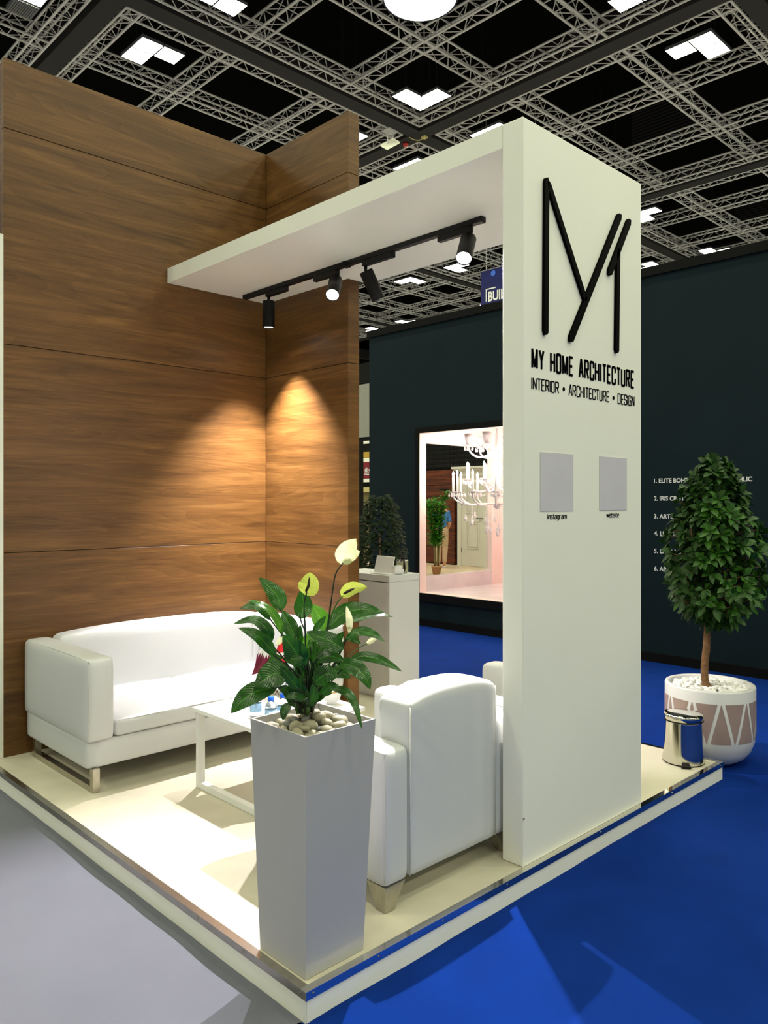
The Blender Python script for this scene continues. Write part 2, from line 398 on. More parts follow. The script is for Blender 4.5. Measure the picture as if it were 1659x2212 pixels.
def in_frame(p):
    v = Vector(p)-Vector((CX, CY, CZ)); d = v.dot(FW)
    if d < .5: return None
    return (829.5+FPX*v.dot(RT)/d, 1082-FPX*v.z/d)
def visible(x0, x1, y0, y1, z, lim):
    n = 0
    for a in range(9):
        for b in range(9):
            q = in_frame((x0+(x1-x0)*a/8, y0+(y1-y0)*b/8, z))
            if not q or not (0 < q[0] < 1659 and q[1] > 0): continue
            px, py = q
            if px < 571 and py > 120+.37*px: continue                 # behind the wooden wall
            if 571 < px < 775 and py > 330-.5*(px-571): continue
            if 775 <= px <= 1081 and not (py < 560-.42*(px-775)*0-.35*(px-775)+0 or py > 617-.25*(px-775)): continue
            if 1081 < px < 1388 and py > 300+.57*(px-1130): continue
            if px > 775 and py > 715-.21*(px-797): continue           # behind the dark stand wall
            n += 1
    return n >= lim
OFF = [.24, 1.515, 3.06, 4.37]
ordn = {-1: 'first', 0: 'second', 1: 'third', 2: 'fourth', 3: 'fifth', 4: 'sixth', 5: 'seventh'}
for i in range(-1, 5):
    for j in range(-2, 4):
        x0, y0 = BX0+PIT*i, BY0+PIT*j
        if not visible(x0, x0+PIT, y0, y0+PIT, ZT, 1): continue
        t = thing('ceiling_truss_grid', f'grey truss grid, {ordn[i]} ceiling bay from left, {ordn[j+1]} row back from the pillar side', 'truss', (x0, y0, ZT), 'truss grids in the ceiling bays')
        for ax in 'xy':
            for o in OFF:
                tr = bpy.data.objects.new('truss', LM); link(tr, t)
                tr.location = (.15*S, o*S, .03) if ax == 'x' else (o*S, .15*S, .032)
                if ax == 'y': tr.rotation_euler = (0, 0, PI/2)
                for yy in (-HWD, HWD):
                    for zz in (0, 2*HWD):
                        c = bpy.data.objects.new('chord', CM); link(c, tr); c.location = (0, yy, zz)
# LED panels: three squares in an L at every corner of a beam crossing
SQ = .285*S
def led_fixture(cx, cy, sx, sy, dead=None):
    """cx, cy: crossing; the L's corner square is nearest the crossing"""
    qx, qy = cx+sx*.52*S, cy+sy*.52*S
    for k, (a, b) in enumerate(((0, 0), (1, 0), (0, 1))):
        x0, x1 = sorted((qx+sx*(a*SQ+.008), qx+sx*((a+1)*SQ-.008))); y0, y1 = sorted((qy+sy*(b*SQ+.008), qy+sy*((b+1)*SQ-.008)))
        yield (x0, x1, y0, y1, k == dead)
corner = {(1, 1): 'far right', (1, -1): 'near right', (-1, 1): 'far left', (-1, -1): 'near left'}
for i in range(-1, 5):
    for j in range(-2, 4):
        cx, cy = BX0+PIT*i, BY0+PIT*j
        for sx in (-1, 1):
            for sy in (-1, 1):
                if i == -1 and sx == -1: continue
                dead = 2 if (i, j, sx, sy) == (0, 0, -1, 1) else None
                qs = list(led_fixture(cx, cy, sx, sy, dead))
                xa, xb = min(q[0] for q in qs), max(q[1] for q in qs); ya, yb = min(q[2] for q in qs), max(q[3] for q in qs)
                if i > 3 or j > 3: continue
                if not visible(xa, xb, ya, yb, ZT, 1):               # outside the frame: the lamp alone
                    l = bpy.data.lights.new('hall_lamp', 'AREA'); l.shape = 'SQUARE'; l.size = .8; l.energy = LED_W*PI*.66*.36; l.color = HALL_COL
                    o = bpy.data.objects.new('hall_lamp', l); link(o); o.location = ((xa+xb)/2, (ya+yb)/2, ZT); continue
                lab = f'L-shaped LED ceiling light, {corner[(sx, sy)]} corner of {ordn[i]} beam crossing, {ordn[j+1]} row back'
                if dead: lab = 'L-shaped LED ceiling light with one dark unlit square above the wooden wall'
                t = thing('panel_light', lab, 'ceiling light', (cx, cy, ZT), 'L-shaped LED ceiling lights')
                bm = B()
                for (x0, x1, y0, y1, dk) in qs: tube(bm, [((x0+x1)/2, (y0+y1)/2, ZT+.07), ((x0+x1)/2, (y0+y1)/2, 13.6)], .006, 4)
                put('suspension_wire', bm, 'beam', t)
                for (x0, x1, y0, y1, dk) in qs:
                    bm = B(); box(bm, x0, x1, y0, y1, ZT+.012, ZT+.07)
                    h = put('lamp_housing', bm, 'ledoff', t)
                    bm = B(); v = [bm.verts.new(p) for p in ((x0+.01, y0+.01, ZT+.01), (x0+.01, y1-.01, ZT+.01), (x1-.01, y1-.01, ZT+.01), (x1-.01, y0+.01, ZT+.01))]; bm.faces.new(v)
                    if dk:
                        for s in range(11):
                            xx = x0+.02+s*(x1-x0-.04)/11; box(bm, xx, xx+.028, y0+.015, y1-.015, ZT-.01, ZT+.009)
                    put('louvre' if dk else 'led_diffuser', bm, 'ledoff' if dk else 'led', h)
# hall lamps over the aisle behind the camera (same rows of fixtures, outside the frame)
for (x, y) in ((BX0-PIT*2, BY0-PIT*2), (BX0-PIT, BY0-PIT*3), (BX0, BY0-PIT*3), (BX0-PIT*2, BY0-PIT), (BX0+PIT, BY0-PIT*3), (BX0-PIT*2, BY0)):
    for sx in (-1, 1):
        l = bpy.data.lights.new('hall_lamp', 'AREA'); l.shape = 'SQUARE'; l.size = .8; l.energy = LED_W*PI*.66*.42*2; l.color = HALL_COL
        o = bpy.data.objects.new('hall_lamp', l); link(o); o.location = (x+sx*1.3, y, ZT)
# round drum lamp hung under the trusses
c = ray(908, -1, 12.97); t = thing('drum_lamp', 'large round glowing drum lamp hanging under the ceiling trusses at the top', 'lamp', (c.x, c.y, c.z))
bm = B(); lathe(bm, [(0, 0), (.40, .0), (.585, .004), (.60, .02)], c, 48); put('diffuser', bm, 'drumlit', t, True)
bm = B(); lathe(bm, [(.60, .015), (.62, .0), (.63, .02), (.63, .30), (.50, .34), (0, .35)], c, 48); put('drum_shell', bm, 'beam', t, True)
bm = B(); tube(bm, [c+Vector((0, 0, .34)), (c.x, c.y, ZT+.3)], .02, 8); put('hanging_rod', bm, 'alu', t, True)
# small hardware on the beam crossing
hx, hy = BX0+PIT-.35, BY0
bm = B(); pq = [ray(770+x/3.95, 200+y/3.95, 18.9) for x, y in ((205, 458), (310, 402), (370, 433), (262, 490))]
cc = sum(pq, Vector())/4
t = thing('hanging_placard', 'small white rectangular panel on a bracket hung under the dark beam', 'panel', cc)
vs = [bm.verts.new(p) for p in pq]; f = bm.faces.new(vs); r = bmesh.ops.extrude_face_region(bm, geom=[f])
bmesh.ops.translate(bm, vec=(0, 0, .04), verts=[v for v in r['geom'] if isinstance(v, bmesh.types.BMVert)]); bmesh.ops.recalc_face_normals(bm, faces=bm.faces)
put('white_panel', bm, 'paint', t)
up = ray(770+287/3.95, 200+296/3.95, 18.9)
bm = B()
for dx in (-.08, .08): tube(bm, [cc+Vector((dx, 0, 0)), (cc.x+dx, cc.y, up.z)], .012, 6)
put('bracket', bm, 'alud', t)
bm = B(); box(bm, cc.x-.16, cc.x+.16, cc.y-.14, cc.y+.14, up.z-.12, up.z+.14, .02); put('mount_box', bm, 'alud', t)
c = ray(876.5, 313, 19.52); bm = B(); lathe(bm, [(0, 0), (.05, .005), (.075, .05), (.075, .09), (0, ZT-c.z+.05)], c-Vector((0, 0, .05)), 20)
tag(put('alarm_bell', bm, 'redbell', None, True, None, c), 'small round red alarm bell under the dark ceiling beam', 'bell')
c = ray(917, 296, 19.15); bm = B(); box(bm, c.x-.06, c.x+.06, c.y-.06, c.y+.06, c.z-.03, ZT, .008)
jb = tag(put('junction_box', bm, 'cream', None, False, None, c), 'small cream junction box with a drooping cable below the beam', 'box')
bm = B(); tube(bm, bez([ray(917, 296, 19.15), ray(905, 303, 19.2), ray(890, 300, 19.2), ray(880, 292, 19.2)], 12), .012, 6); put('cable', bm, 'cream', jb)
# dark air grilles in the roof
for (px, py, d, lab) in ((1440, 262, 20.8, 'dark louvred air grille above the trusses, upper right'), (1649, 462, 27, 'dark louvred air grille above the trusses at the right edge')):
    c = ray(px, py, d); t = thing('air_grille', lab, 'grille', c)
    bm = B(); box(bm, c.x-.08, c.x, c.y-.95, c.y+.95, c.z-.55, c.z+.55); put('grille_box', bm, 'matte', t)
    bm = B(); [tube(bm, [(c.x-.04, c.y+q, c.z+.55), (c.x-.04, c.y+q, 13.6)], .01, 4) for q in (-.8, .8)]; put('hanger_rod', bm, 'matte', t)
    for s in range(12):
        z = c.z-.5+s*.088; bm = B(); box(bm, c.x-.12, c.x-.08, c.y-.93, c.y+.93, z, z+.04); put('slat', bm, 'beam', t)
# hanging banner beyond the dark wall
t = thing('hanging_banner', 'navy blue hanging banner with white bracketed lettering, high behind the dark wall', 'banner', (18, 13.3, 7.5))
bm = B(); box(bm, 18, 18.03, 11.6, 13.85, 6.6, 8.86); put('banner_cloth', bm, 'banner', t)
bm = B(); [tube(bm, [(18.015, y, 8.86), (18.015, y, 13.6)], .008, 4) for y in (11.8, 13.65)]; put('suspension_wire', bm, 'alud', t)
def text_mesh(s, size, bold=0, ext=0):
    cu = bpy.data.curves.new('t', 'FONT'); cu.body = s; cu.size = size; cu.offset = bold; cu.extrude = ext; cu.resolution_u = 3
    o = bpy.data.objects.new('t', cu); me = bpy.data.meshes.new_from_object(o); bpy.data.objects.remove(o); return me
def text_on_x(name, s, x, y_start, z_base, width, height, m, parent, bold=.02):
    """lettering on a wall of constant x that faces the camera side (-x): reads from +y to -y"""
    me = text_mesh(s, 1, bold); xs = [v.co.x for v in me.vertices]; ys = [v.co.y for v in me.vertices]
    x0, x1, h = min(xs), max(xs), max(v for v in ys)
    sx = width/(x1-x0) if width else height/h
    off = wl(parent)
    for v in me.vertices: v.co = Vector((x, y_start-(v.co.x-x0)*sx, z_base+v.co.y*height/h))-off
    me.materials.append(M[m]); bm = B(); bm.from_mesh(me); left = set(bm.verts); k = 0       # one object per letter
    while left:
        st = [left.pop()]; isl = set(st)
        while st:
            v = st.pop()
            for e in v.link_edges:
                q = e.other_vert(v)
                if q in left: left.discard(q); isl.add(q); st.append(q)
        m2 = bpy.data.meshes.new(name); vs = list(isl); ix = {v: i for i, v in enumerate(vs)}; fs = {f for v in vs for f in v.link_faces}
        m2.from_pydata([v.co[:] for v in vs], [], [[ix[v] for v in f.verts] for f in fs]); m2.materials.append(M[m]); link(bpy.data.objects.new(name, m2), parent)
    bm.free(); bpy.data.meshes.remove(me)
text_on_x('letter', 'BUIL', 17.99, 13.55, 7.87, .66, .30, 'whiteprint', t, .03)
bm = B(); box(bm, 17.98, 17.995, 13.25, 13.64, 8.24, 8.275); box(bm, 17.98, 17.995, 13.605, 13.64, 7.87, 8.24); put('bracket_mark', bm, 'whiteprint', t)
bm = B(); lathe(bm, [(0, 0), (.09, 0), (.09, .012), (0, .012)], (0, 0, 0), 20)
for v in bm.verts: v.co = Vector((17.985+v.co.z, 13.35+v.co.x, 8.72+v.co.y))
put('blue_dot', bm, 'cap', t)
# ------------------------------------------------------------------ the stand: platform, wooden walls
pl = thing('stand_platform', 'low cream exhibition platform with a steel edge trim and white fascia', 'platform', (0, 0, 0), None, 'structure')
PX, PY = 3.03, 3.05
bm = B(); box(bm, .002, PX-.002, .002, PY, 0, PZ-.001); put('deck', bm, 'vinyl', pl)
bm = B(); box(bm, 0, PX, -.004, .002, 0, PZ-.026); put('fascia', bm, 'paint', pl)
bm = B(); box(bm, -.004, .002, 0, PY, 0, PZ-.026); put('fascia', bm, 'paint', pl)
bm = B(); box(bm, PX-.002, PX+.004, 0, PY, 0, PZ-.026); put('fascia', bm, 'paint', pl)
bm = B(); box(bm, -.008, PX+.008, -.008, .022, PZ-.003, PZ+.001); box(bm, -.008, PX+.008, -.008, -.005, PZ-.026, PZ-.003); put('edge_trim', bm, 'chrome', pl)
bm = B(); box(bm, -.008, .022, .0225, PY, PZ-.003, PZ+.001); box(bm, -.008, -.005, -.005, PY, PZ-.026, PZ-.003); put('edge_trim', bm, 'brushed', pl)
bm = B(); box(bm, PX-.022, PX+.008, .0225, PY, PZ-.003, PZ+.001); box(bm, PX+.005, PX+.008, -.005, PY, PZ-.026, PZ-.003); put('edge_trim', bm, 'chrome', pl)
def screw(p, ax):
    bm = B(); d = Vector((-1, 0, 0)) if ax == 'x' else Vector((0, -1, 0)); tube(bm, [Vector(p), Vector(p)+d*.0025], .004, 8); put('screw', bm, 'brushed', pl)
for y in (.022, .33, .62, 1.0, 1.6, 2.2): screw((-.008, y, PZ-.012), 'x')
for x in (.022, .3, .62, 1.0, 1.7, 2.4, 3.0): screw((x, -.008, PZ-.012), 'y')
rows = [(PZ, 1.293), (1.297, 2.517), (2.521, 3.783), (3.787, 4.195)]
bm = B(); box(bm, .095, 2.045, 2.99, 3.04, PZ, 4.19); wb = put('wall_rear', bm, 'dwood', None, False, 'structure')
for z0, z1 in rows:
    bm = B(); box(bm, .09, 1.95, 2.95, 2.99, z0, z1, .0012, 1); put('panel', bm, 'wood', wb)
bm = B(); box(bm, 1.965, 2.04, 2.03, 2.988, PZ, 4.19); wr = put('wall_side', bm, 'dwood', None, False, 'structure')
for z0, z1 in rows:
    bm = B(); box(bm, 1.952, 2.052, 2.02, 2.949, z0, z1, .0012, 1); put('panel', bm, 'wood', wr)
bm = B(); box(bm, .06, .0895, 2.952, 3.05, PZ, 3.16); box(bm, .06, 2.2, 3.045, 3.09, PZ, 3.16); put('trim_1', bm, 'paint', None, False, 'structure')
bm = B(); tube(bm, [(2.10, 2.05, PZ), (2.10, 2.05, PZ+.02)], .05, 16)
tag(put('floor_disc', bm, 'beam', None, False, None, (2.10, 2.05, PZ)), 'small dark round disc on the platform behind the wooden return wall', 'disc')

# ------------------------------------------------------------------ pillar with canopy and logo
arch = thing('logo_arch', 'tall white pillar panel with black logo carrying a long white canopy slab', 'display arch', (1.63, .07, PZ))
bm = B(); box(bm, 1.14, 2.125, .02, .125, PZ, 3.174, .003, 1); put('pillar', bm, 'paint', arch)
bm = B(); prism(bm, [(1.14, .1252), (2.125, .1252), (2.125, 2.018), (1.948, 2.018), (1.948, 2.948), (1.14, 2.948)], 'z', 3.076, 3.174); put('canopy', bm, 'paint', arch)
YF = .02
def slab_stroke(x0, z0, x1, z1, w, c0, c1):
    """raised logo bar with slanted, rounded ends"""
    a, b = Vector((x0, 0, z0)), Vector((x1, 0, z1)); d = (b-a).normalized(); s = Vector((-d.z, 0, d.x))*w/2
    poly = [a+s+d*c0, a+s*.4, a-s*.6+d*.006, a-s+d*.02, b-s-d*.02, b-s*.4, b+s*.5-d*.004, b+s-d*(.014+c1)]
    bm = B(); prism(bm, [(p.x, p.z) for p in poly], 'y', YF-.014, YF-.0005); put('logo_stroke', bm, 'ink', arch)
slab_stroke(1.294, 2.965, 1.287, 2.297, .030, .02, 0)
slab_stroke(1.300, 2.952, 1.600, 2.495, .028, .02, 0)
slab_stroke(1.905, 2.965, 1.472, 2.297, .034, .02, 0)
slab_stroke(1.995, 2.962, 1.800, 2.655, .034, .02, 0)
slab_stroke(1.884, 2.800, 1.872, 2.297, .030, .02, 0)
G = {  # condensed squarish capitals: (advance, strokes), height 1
 'A': (.50, [[(0, 0), (.2, 1), (.25, 1), (.45, 0)], [(.09, .3), (.36, .3)]]), 'R': (.50, [[(0, 0), (0, 1), (.36, 1), (.42, .94), (.42, .55), (.36, .5), (0, .5)], [(.22, .5), (.44, 0)]]),
 'C': (.48, [[(.42, .68), (.42, .94), (.36, 1), (.06, 1), (0, .94), (0, .06), (.06, 0), (.36, 0), (.42, .06), (.42, .32)]]), 'H': (.50, [[(0, 0), (0, 1)], [(.42, 0), (.42, 1)], [(0, .5), (.42, .5)]]),
 'I': (.09, [[(0, 0), (0, 1)]]), 'T': (.46, [[(0, 1), (.42, 1)], [(.21, 0), (.21, 1)]]), 'E': (.45, [[(.38, 1), (0, 1), (0, 0), (.38, 0)], [(0, .5), (.33, .5)]]),
 'U': (.50, [[(0, 1), (0, .06), (.06, 0), (.36, 0), (.42, .06), (.42, 1)]]), 'M': (.60, [[(0, 0), (0, 1)], [(0, 1), (.26, .05)], [(.26, .05), (.52, 1)], [(.52, 1), (.52, 0)]]),
 'Y': (.50, [[(0, 1), (.22, .45)], [(.44, 1), (.22, .45)], [(.22, .5), (.22, 0)]]), 'O': (.50, [[(.06, 0), (.36, 0), (.42, .06), (.42, .94), (.36, 1), (.06, 1), (0, .94), (0, .06), (.06, 0), (.1, 0)]]),
 'N': (.50, [[(0, 0), (0, 1)], [(0, 1), (.42, 0)], [(.42, 0), (.42, 1)]]), 'D': (.50, [[(0, 0), (0, 1), (.34, 1), (.42, .9), (.42, .1), (.34, 0), (0, 0)]]),
 'S': (.48, [[(.42, .72), (.42, .94), (.36, 1), (.06, 1), (0, .94), (0, .56), (.06, .52), (.36, .48), (.42, .44), (.42, .06), (.36, 0), (.06, 0), (0, .06), (0, .28)]]),
 'G': (.50, [[(.42, .72), (.42, .94), (.36, 1), (.06, 1), (0, .94), (0, .06), (.06, 0), (.42, 0), (.42, .48), (.22, .48)]]),
 '*': (.34, [[(.10, .38), (.16, .38)], [(.07, .44), (.19, .44)], [(.07, .5), (.19, .5)], [(.1, .56), (.16, .56)]]), ' ': (.26, []),
 'i': (.14, [[(0, 0), (0, .72)], [(0, .9), (0, 1)]]), 'n': (.40, [[(0, 0), (0, .72)], [(0, .6), (.1, .72), (.24, .72), (.3, .62), (.3, 0)]]), 's': (.38, [[(.28, .6), (.22, .72), (.06, .72), (0, .6), (.04, .42), (.26, .32), (.3, .14), (.22, 0), (.06, 0), (0, .12)]]),
 't': (.30, [[(.08, .95), (.08, .08), (.14, 0), (.22, 0)], [(0, .72), (.22, .72)]]), 'a': (.42, [[(.02, .62), (.1, .72), (.24, .72), (.3, .62), (.3, 0)], [(.3, .42), (.08, .42), (0, .32), (0, .1), (.08, 0), (.2, 0), (.3, .12)]]),
 'g': (.42, [[(.3, .72), (.3, -.18), (.22, -.28), (.04, -.28)], [(.3, .62), (.22, .72), (.08, .72), (0, .62), (0, .12), (.08, 0), (.22, 0), (.3, .1)]]), 'r': (.30, [[(0, 0), (0, .72)], [(0, .56), (.12, .72), (.22, .7)]]),
 'm': (.62, [[(0, 0), (0, .72)], [(0, .6), (.1, .72), (.2, .7), (.26, .6), (.26, 0)], [(.26, .6), (.36, .72), (.46, .7), (.52, .6), (.52, 0)]]), 'w': (.56, [[(0, .72), (.12, 0)], [(.12, 0), (.23, .7)], [(.23, .7), (.34, 0)], [(.34, 0), (.46, .72)]]),
 'e': (.42, [[(0, .38), (.3, .38), (.3, .6), (.22, .72), (.08, .72), (0, .6), (0, .12), (.08, 0), (.28, 0)]]), 'b': (.42, [[(0, 1), (0, 0)], [(0, .1), (.08, 0), (.22, 0), (.3, .12), (.3, .6), (.22, .72), (.08, .72), (0, .6)]]) }
def line_of(s, x0, x1, z0, h, w, gap, name='lettering'):
    wd = {c: (.30 if c == ' ' else .2 if c == '*' else G[c][0]-.08 if c != 'I' else 0) for c in s}
    sx = (x1-x0-w-(len(s)-1)*(w+gap))/sum(wd[c] for c in s); x = x0+w/2; grp = None
    for ch in s:
        bm = B()
        if ch == '*': revolve(bm, [(.0001, 0), (h*.17, 0), (h*.17, .0016)], (x+wd[ch]*sx/2, YF-.0006, z0+h*.48), (0, -1, 0), 16)
        else: strokes(bm, G[ch][1], w, YF-.0022, YF-.0006, lambda u, x=x: x+u*sx, lambda v: z0+w/2+v*(h-w))
        x += wd[ch]*sx + w + gap
        if ch != ' ': put('letter', bm, 'inkprint', arch)
        else: bm.free()
line_of('MY HOME ARCHITECTURE', 1.197, 2.053, 2.148, .089, .0115, .0065)
line_of('INTERIOR * ARCHITECTURE * DESIGN', 1.197, 2.055, 2.062, .051, .0048, .0055)
line_of('instagram', 1.312, 1.46, 1.522, .024, .0024, .0022)
line_of('website', 1.793, 1.909, 1.522, .024, .0024, .0022)
for x0, x1 in ((1.26, 1.51), (1.73, 1.98)):
    bm = B(); box(bm, x0, x1, YF-.0025, YF-.0006, 1.556, 1.806, .0005, 1); put('print_plate', bm, 'plate', arch)
bm = B(); tube(bm, [(1.143, .0195, .30), (1.143, .016, .30)], .004, 8); put('screw', bm, 'brushed', arch)

# ------------------------------------------------------------------ track lighting
tk = thing('lighting_track', 'thin black lighting track screwed under the white canopy', 'track', (1.7, 1.76, 3.06))
bm = B(); box(bm, 1.683, 1.717, .69, 1.74, 3.047, 3.0755); put('rail', bm, 'black', tk)
bm = B(); box(bm, 1.683, 1.717, 1.765, 2.84, 3.047, 3.0755); put('rail', bm, 'black', tk)
bm = B(); box(bm, 1.678, 1.722, 1.73, 1.775, 3.043, 3.0757); put('rail_joint', bm, 'black', tk)
for y in (.685, 2.845): bm = B(); box(bm, 1.68, 1.72, y-.012, y+.012, 3.045, 3.0757, .003, 1); put('end_cap', bm, 'black', tk)
def track_spot(y, d, ad, lit, label, power=1.0, ang=62):
    """y: place of the stem on the track, d: aim direction, ad: the driver box's offset along the track"""
    t = thing('track_spotlight', label, 'spotlight', (1.7, y, 3.047), 'spotlights on the black track')
    d = Vector(d).normalized(); p = Vector((1.7, y, 3.047))
    bm = B(); y0, y1 = sorted((y-.02*math.copysign(1, ad), y+ad)); box(bm, 1.684, 1.716, y0, y1, 3.012, 3.0468, .003, 1); put('driver_box', bm, 'black', t)
    pv = p+Vector((0, 0, -.075)); bm = B(); tube(bm, [p+Vector((0, 0, -.03)), pv], [.011, .008], 10); put('stem', bm, 'black', t, True)
    bm = B(); side = d.cross(Vector((0, 0, 1)));
    L, R0 = .185, .042
    a = pv + Vector((0, 0, .012)); b = a + d*L
    revolve(bm, [(.001, 0), (R0*.9, .001), (R0, .005), (R0, L-.003), (R0*.98, L), (R0*.93, L), (R0*.92, L-.014), (.001, L-.015)], a, d)
    hd = put('lamp_head', bm, 'black', t, True)
    bm = B(); revolve(bm, [(R0*.9, L-.0145), (R0*.9, L-.010), (R0*.6, L-.004), (.001, L-.001)], a, d); put('lens', bm, 'lens' if lit else 'ledoff', hd, True)
    l = bpy.data.lights.new('spot_beam', 'SPOT'); l.energy = SPOT_W*power; l.color = SPOT_COL; l.spot_size = math.radians(ang); l.spot_blend = 1.0 if ad < 0 and abs(d.x) < .1 else .6; l.shadow_soft_size = .014
    o = bpy.data.objects.new('spot_beam', l); link(o, hd); o.location = b + d*.012 - wl(hd)
    o.rotation_euler = d.to_track_quat('-Z', 'Y').to_euler()
track_spot(2.565, (.015, .02, -1), -.21, True, 'black track spotlight pointing straight down by the wooden corner', 1.5, 80)
track_spot(1.85, (-.60, -.50, -.78), .21, True, 'lit black track spotlight second from the wooden corner, its glowing lens facing out', .75, 70)
track_spot(1.575, (.45, -.12, -.85), -.24, True, 'black track spotlight tilted away towards the hall, lens hidden', .6, 50)
track_spot(.775, (-.60, -.32, -.80), .21, True, 'lit black track spotlight nearest the white pillar, glowing lens', 1.0, 84)

# ------------------------------------------------------------------ sofa
sf = thing('sofa', 'white leatherette three seat sofa on steel sled legs against the wooden wall', 'sofa', (1.06, 2.48, PZ))
bm = B(); pillow(bm, .200, 1.920, 2.055, 2.90, .218, .362, 0, .014, 8, .004); put('base', bm, 'leather', sf, True)
def arm_shape(x0, x1):
    bm = B(); pillow(bm, x0, x1, 2.030, 2.915, .355, .785, .012, .030, 10, .010); a = put('arm', bm, 'leather', sf, True)
    bm = B(); xo = x0+.012 if x0 < 1 else x1-.012
    tube(bm, bez([(xo, 2.037, .39), (xo, 2.029, .58), (xo, 2.040, .755), (xo, 2.06, .777), (xo, 2.45, .783), (xo, 2.88, .777)], 40), .0026, 5); put('piping', bm, 'piping', a, True)
arm_shape(.188, .342); arm_shape(1.778, 1.932)
bm = B(); pillow(bm, .344, 1.776, 2.76, 2.915, .36, .80, .012, .04, 12, .012, lambda u, w, s: .022*(1-abs(u)**3)*max(0, s)); put('backrest', bm, 'leather', sf, True)
bm = B(); tube(bm, [(1.700, 2.752, .50), (1.700, 2.747, .62), (1.700, 2.752, .76), (1.700, 2.765, .80)], .003, 5); put('seam', bm, 'piping', sf, True)
for x0, x1 in ((.345, 1.058), (1.062, 1.775)):
    bm = B(); pillow(bm, x0, x1, 2.035, 2.765, .364, .452, .062, .022, 12, .008); cu = put('seat_cushion', bm, 'leather', sf, True)
    bm = B(); tube(bm, bez([(x0+.02, 2.043, .445), ((x0+x1)/2, 2.034, .449), (x1-.02, 2.043, .445)], 12), .0028, 5); put('piping', bm, 'piping', cu, True)
for x in (.222, 1.862):
    bm = B(); box(bm, x, x+.036, 2.0695, 2.822, PZ+.001, PZ+.030); box(bm, x, x+.036, 2.032, 2.0695, PZ+.001, .222); box(bm, x, x+.036, 2.822, 2.86, PZ+.001, .222); put('leg', bm, 'brushed', sf)

# ------------------------------------------------------------------ armchairs
def armchair(dx, label):
    X = .472+dx; t = thing('armchair', label, 'armchair', (X+.39, .52, PZ), 'white armchairs with steel legs')
    for x0 in (X, X+.645):
        bm = B(); pillow(bm, x0, x0+.135, .145, .90, .188, .69, .012, .032, 12, .003); a = put('arm', bm, 'leather', t, True)
        xo = x0+.010 if x0 == X else x0+.125
        bm = B(); tube(bm, bez([(xo, .154, .21), (xo, .151, .45), (xo, .158, .66), (xo, .175, .679), (xo, .5, .687), (xo, .87, .679)], 40), .0024, 5); put('piping', bm, 'piping', a, True)
    bm = B(); pillow(bm, X+.131, X+.659, .143, .325, .190, .838, .012, .028, 14, .003, lambda u, w, s: .036*(1-abs(u)**3)*max(0, s)); bk = put('backrest', bm, 'leather', t, True)
    for q in (X+.138, X+.652):
        bm = B(); tube(bm, [(q, .150, .20), (q, .149, .5), (q, .150, .825)], .0028, 5); put('piping', bm, 'piping', bk, True)
    bm = B(); pillow(bm, X+.136, X+.644, .30, .885, .19, .36, 0, .02, 8, .004); put('base', bm, 'leather', t, True)
    bm = B(); pillow(bm, X+.137, X+.643, .31, .895, .36, .45, .04, .025, 10, .006); put('seat_cushion', bm, 'leather', t, True)
    for sx in (0, 1):
        for sy in (0, 1):
            x, y = X+.012+sx*.758, .152+sy*.735
            qx, qy = (1 if sx == 0 else -1), (1 if sy == 0 else -1)
            bm = B(); lv = []
            for z, w in ((.192, .105), (.178, .092), (.165, .082), (PZ+.001, .048)):
                lv.append([bm.verts.new(p) for p in ((x, y, z), (x+qx*w, y, z), (x+qx*w, y+qy*w, z), (x, y+qy*w, z))])
            for a, b in zip(lv, lv[1:]):
                for k in range(4): bm.faces.new((a[k], a[(k+1) % 4], b[(k+1) % 4], b[k]))
            bm.faces.new(lv[0]); bm.faces.new(lv[-1][::-1]); bmesh.ops.recalc_face_normals(bm, faces=bm.faces); put('leg', bm, 'chrome' if sy else 'brushed', t)
armchair(0, 'white leatherette armchair in front of the planter side of the pillar, back turned to us')
armchair(.835, 'second white armchair mostly hidden behind the pillar, only its arms showing')

# ------------------------------------------------------------------ coffee table and what stands on it
tb = thing('coffee_table', 'low white rectangular coffee table with square tube frame legs', 'table', (.963, 1.45, PZ))
bm = B(); box(bm, .635, 1.29, 1.135, 1.768, .498, .52, .002, 1); put('tabletop', bm, 'paint2', tb)
for x in (.652, 1.238):
    bm = B(); box(bm, x, x+.035, 1.72, 1.752, PZ+.001, .497); box(bm, x, x+.035, 1.152, 1.184, PZ+.001, .497); box(bm, x, x+.035, 1.184, 1.72, PZ+.001, PZ+.032); put('leg', bm, 'paint2', tb)
def bottle(x, y, label, h=.15):
    t = thing('water_bottle', label, 'bottle', (x, y, .52), 'small water bottles on the coffee table'); z = .5205
    Z = lambda p: [(r, q*.86) for r, q in p]
    bm = B(); lathe(bm, Z([(0, 0), (.024, 0), (.029, .006), (.029, .03), (.027, .034), (.029, .038), (.029, .085), (.0275, .09), (.029, .094), (.026, .108), (.014, .125), (.012, .131), (.012, .138), (0, .138)]), (x, y, z), 28); put('bottle_body', bm, 'clear', t, True)
    bm = B(); lathe(bm, Z([(.0293, .036), (.0297, .037), (.0297, .082), (.0293, .083)]), (x, y, z), 28); put('wrap_label', bm, 'label', t, True)
    bm = B(); lathe(bm, Z([(.0145, .128), (.0155, .13), (.0155, .150), (.014, .152), (0, .152)]), (x, y, z), 20); put('cap', bm, 'cap', t, True)
bottle(.764, 1.37, 'clear water bottle standing apart on the coffee table, left of the other two')
bottle(.752, 1.225, 'clear water bottle with bright blue cap, middle of the three on the coffee table')
bottle(.832, 1.235, 'clear water bottle with blue cap, rightmost of the three on the coffee table')
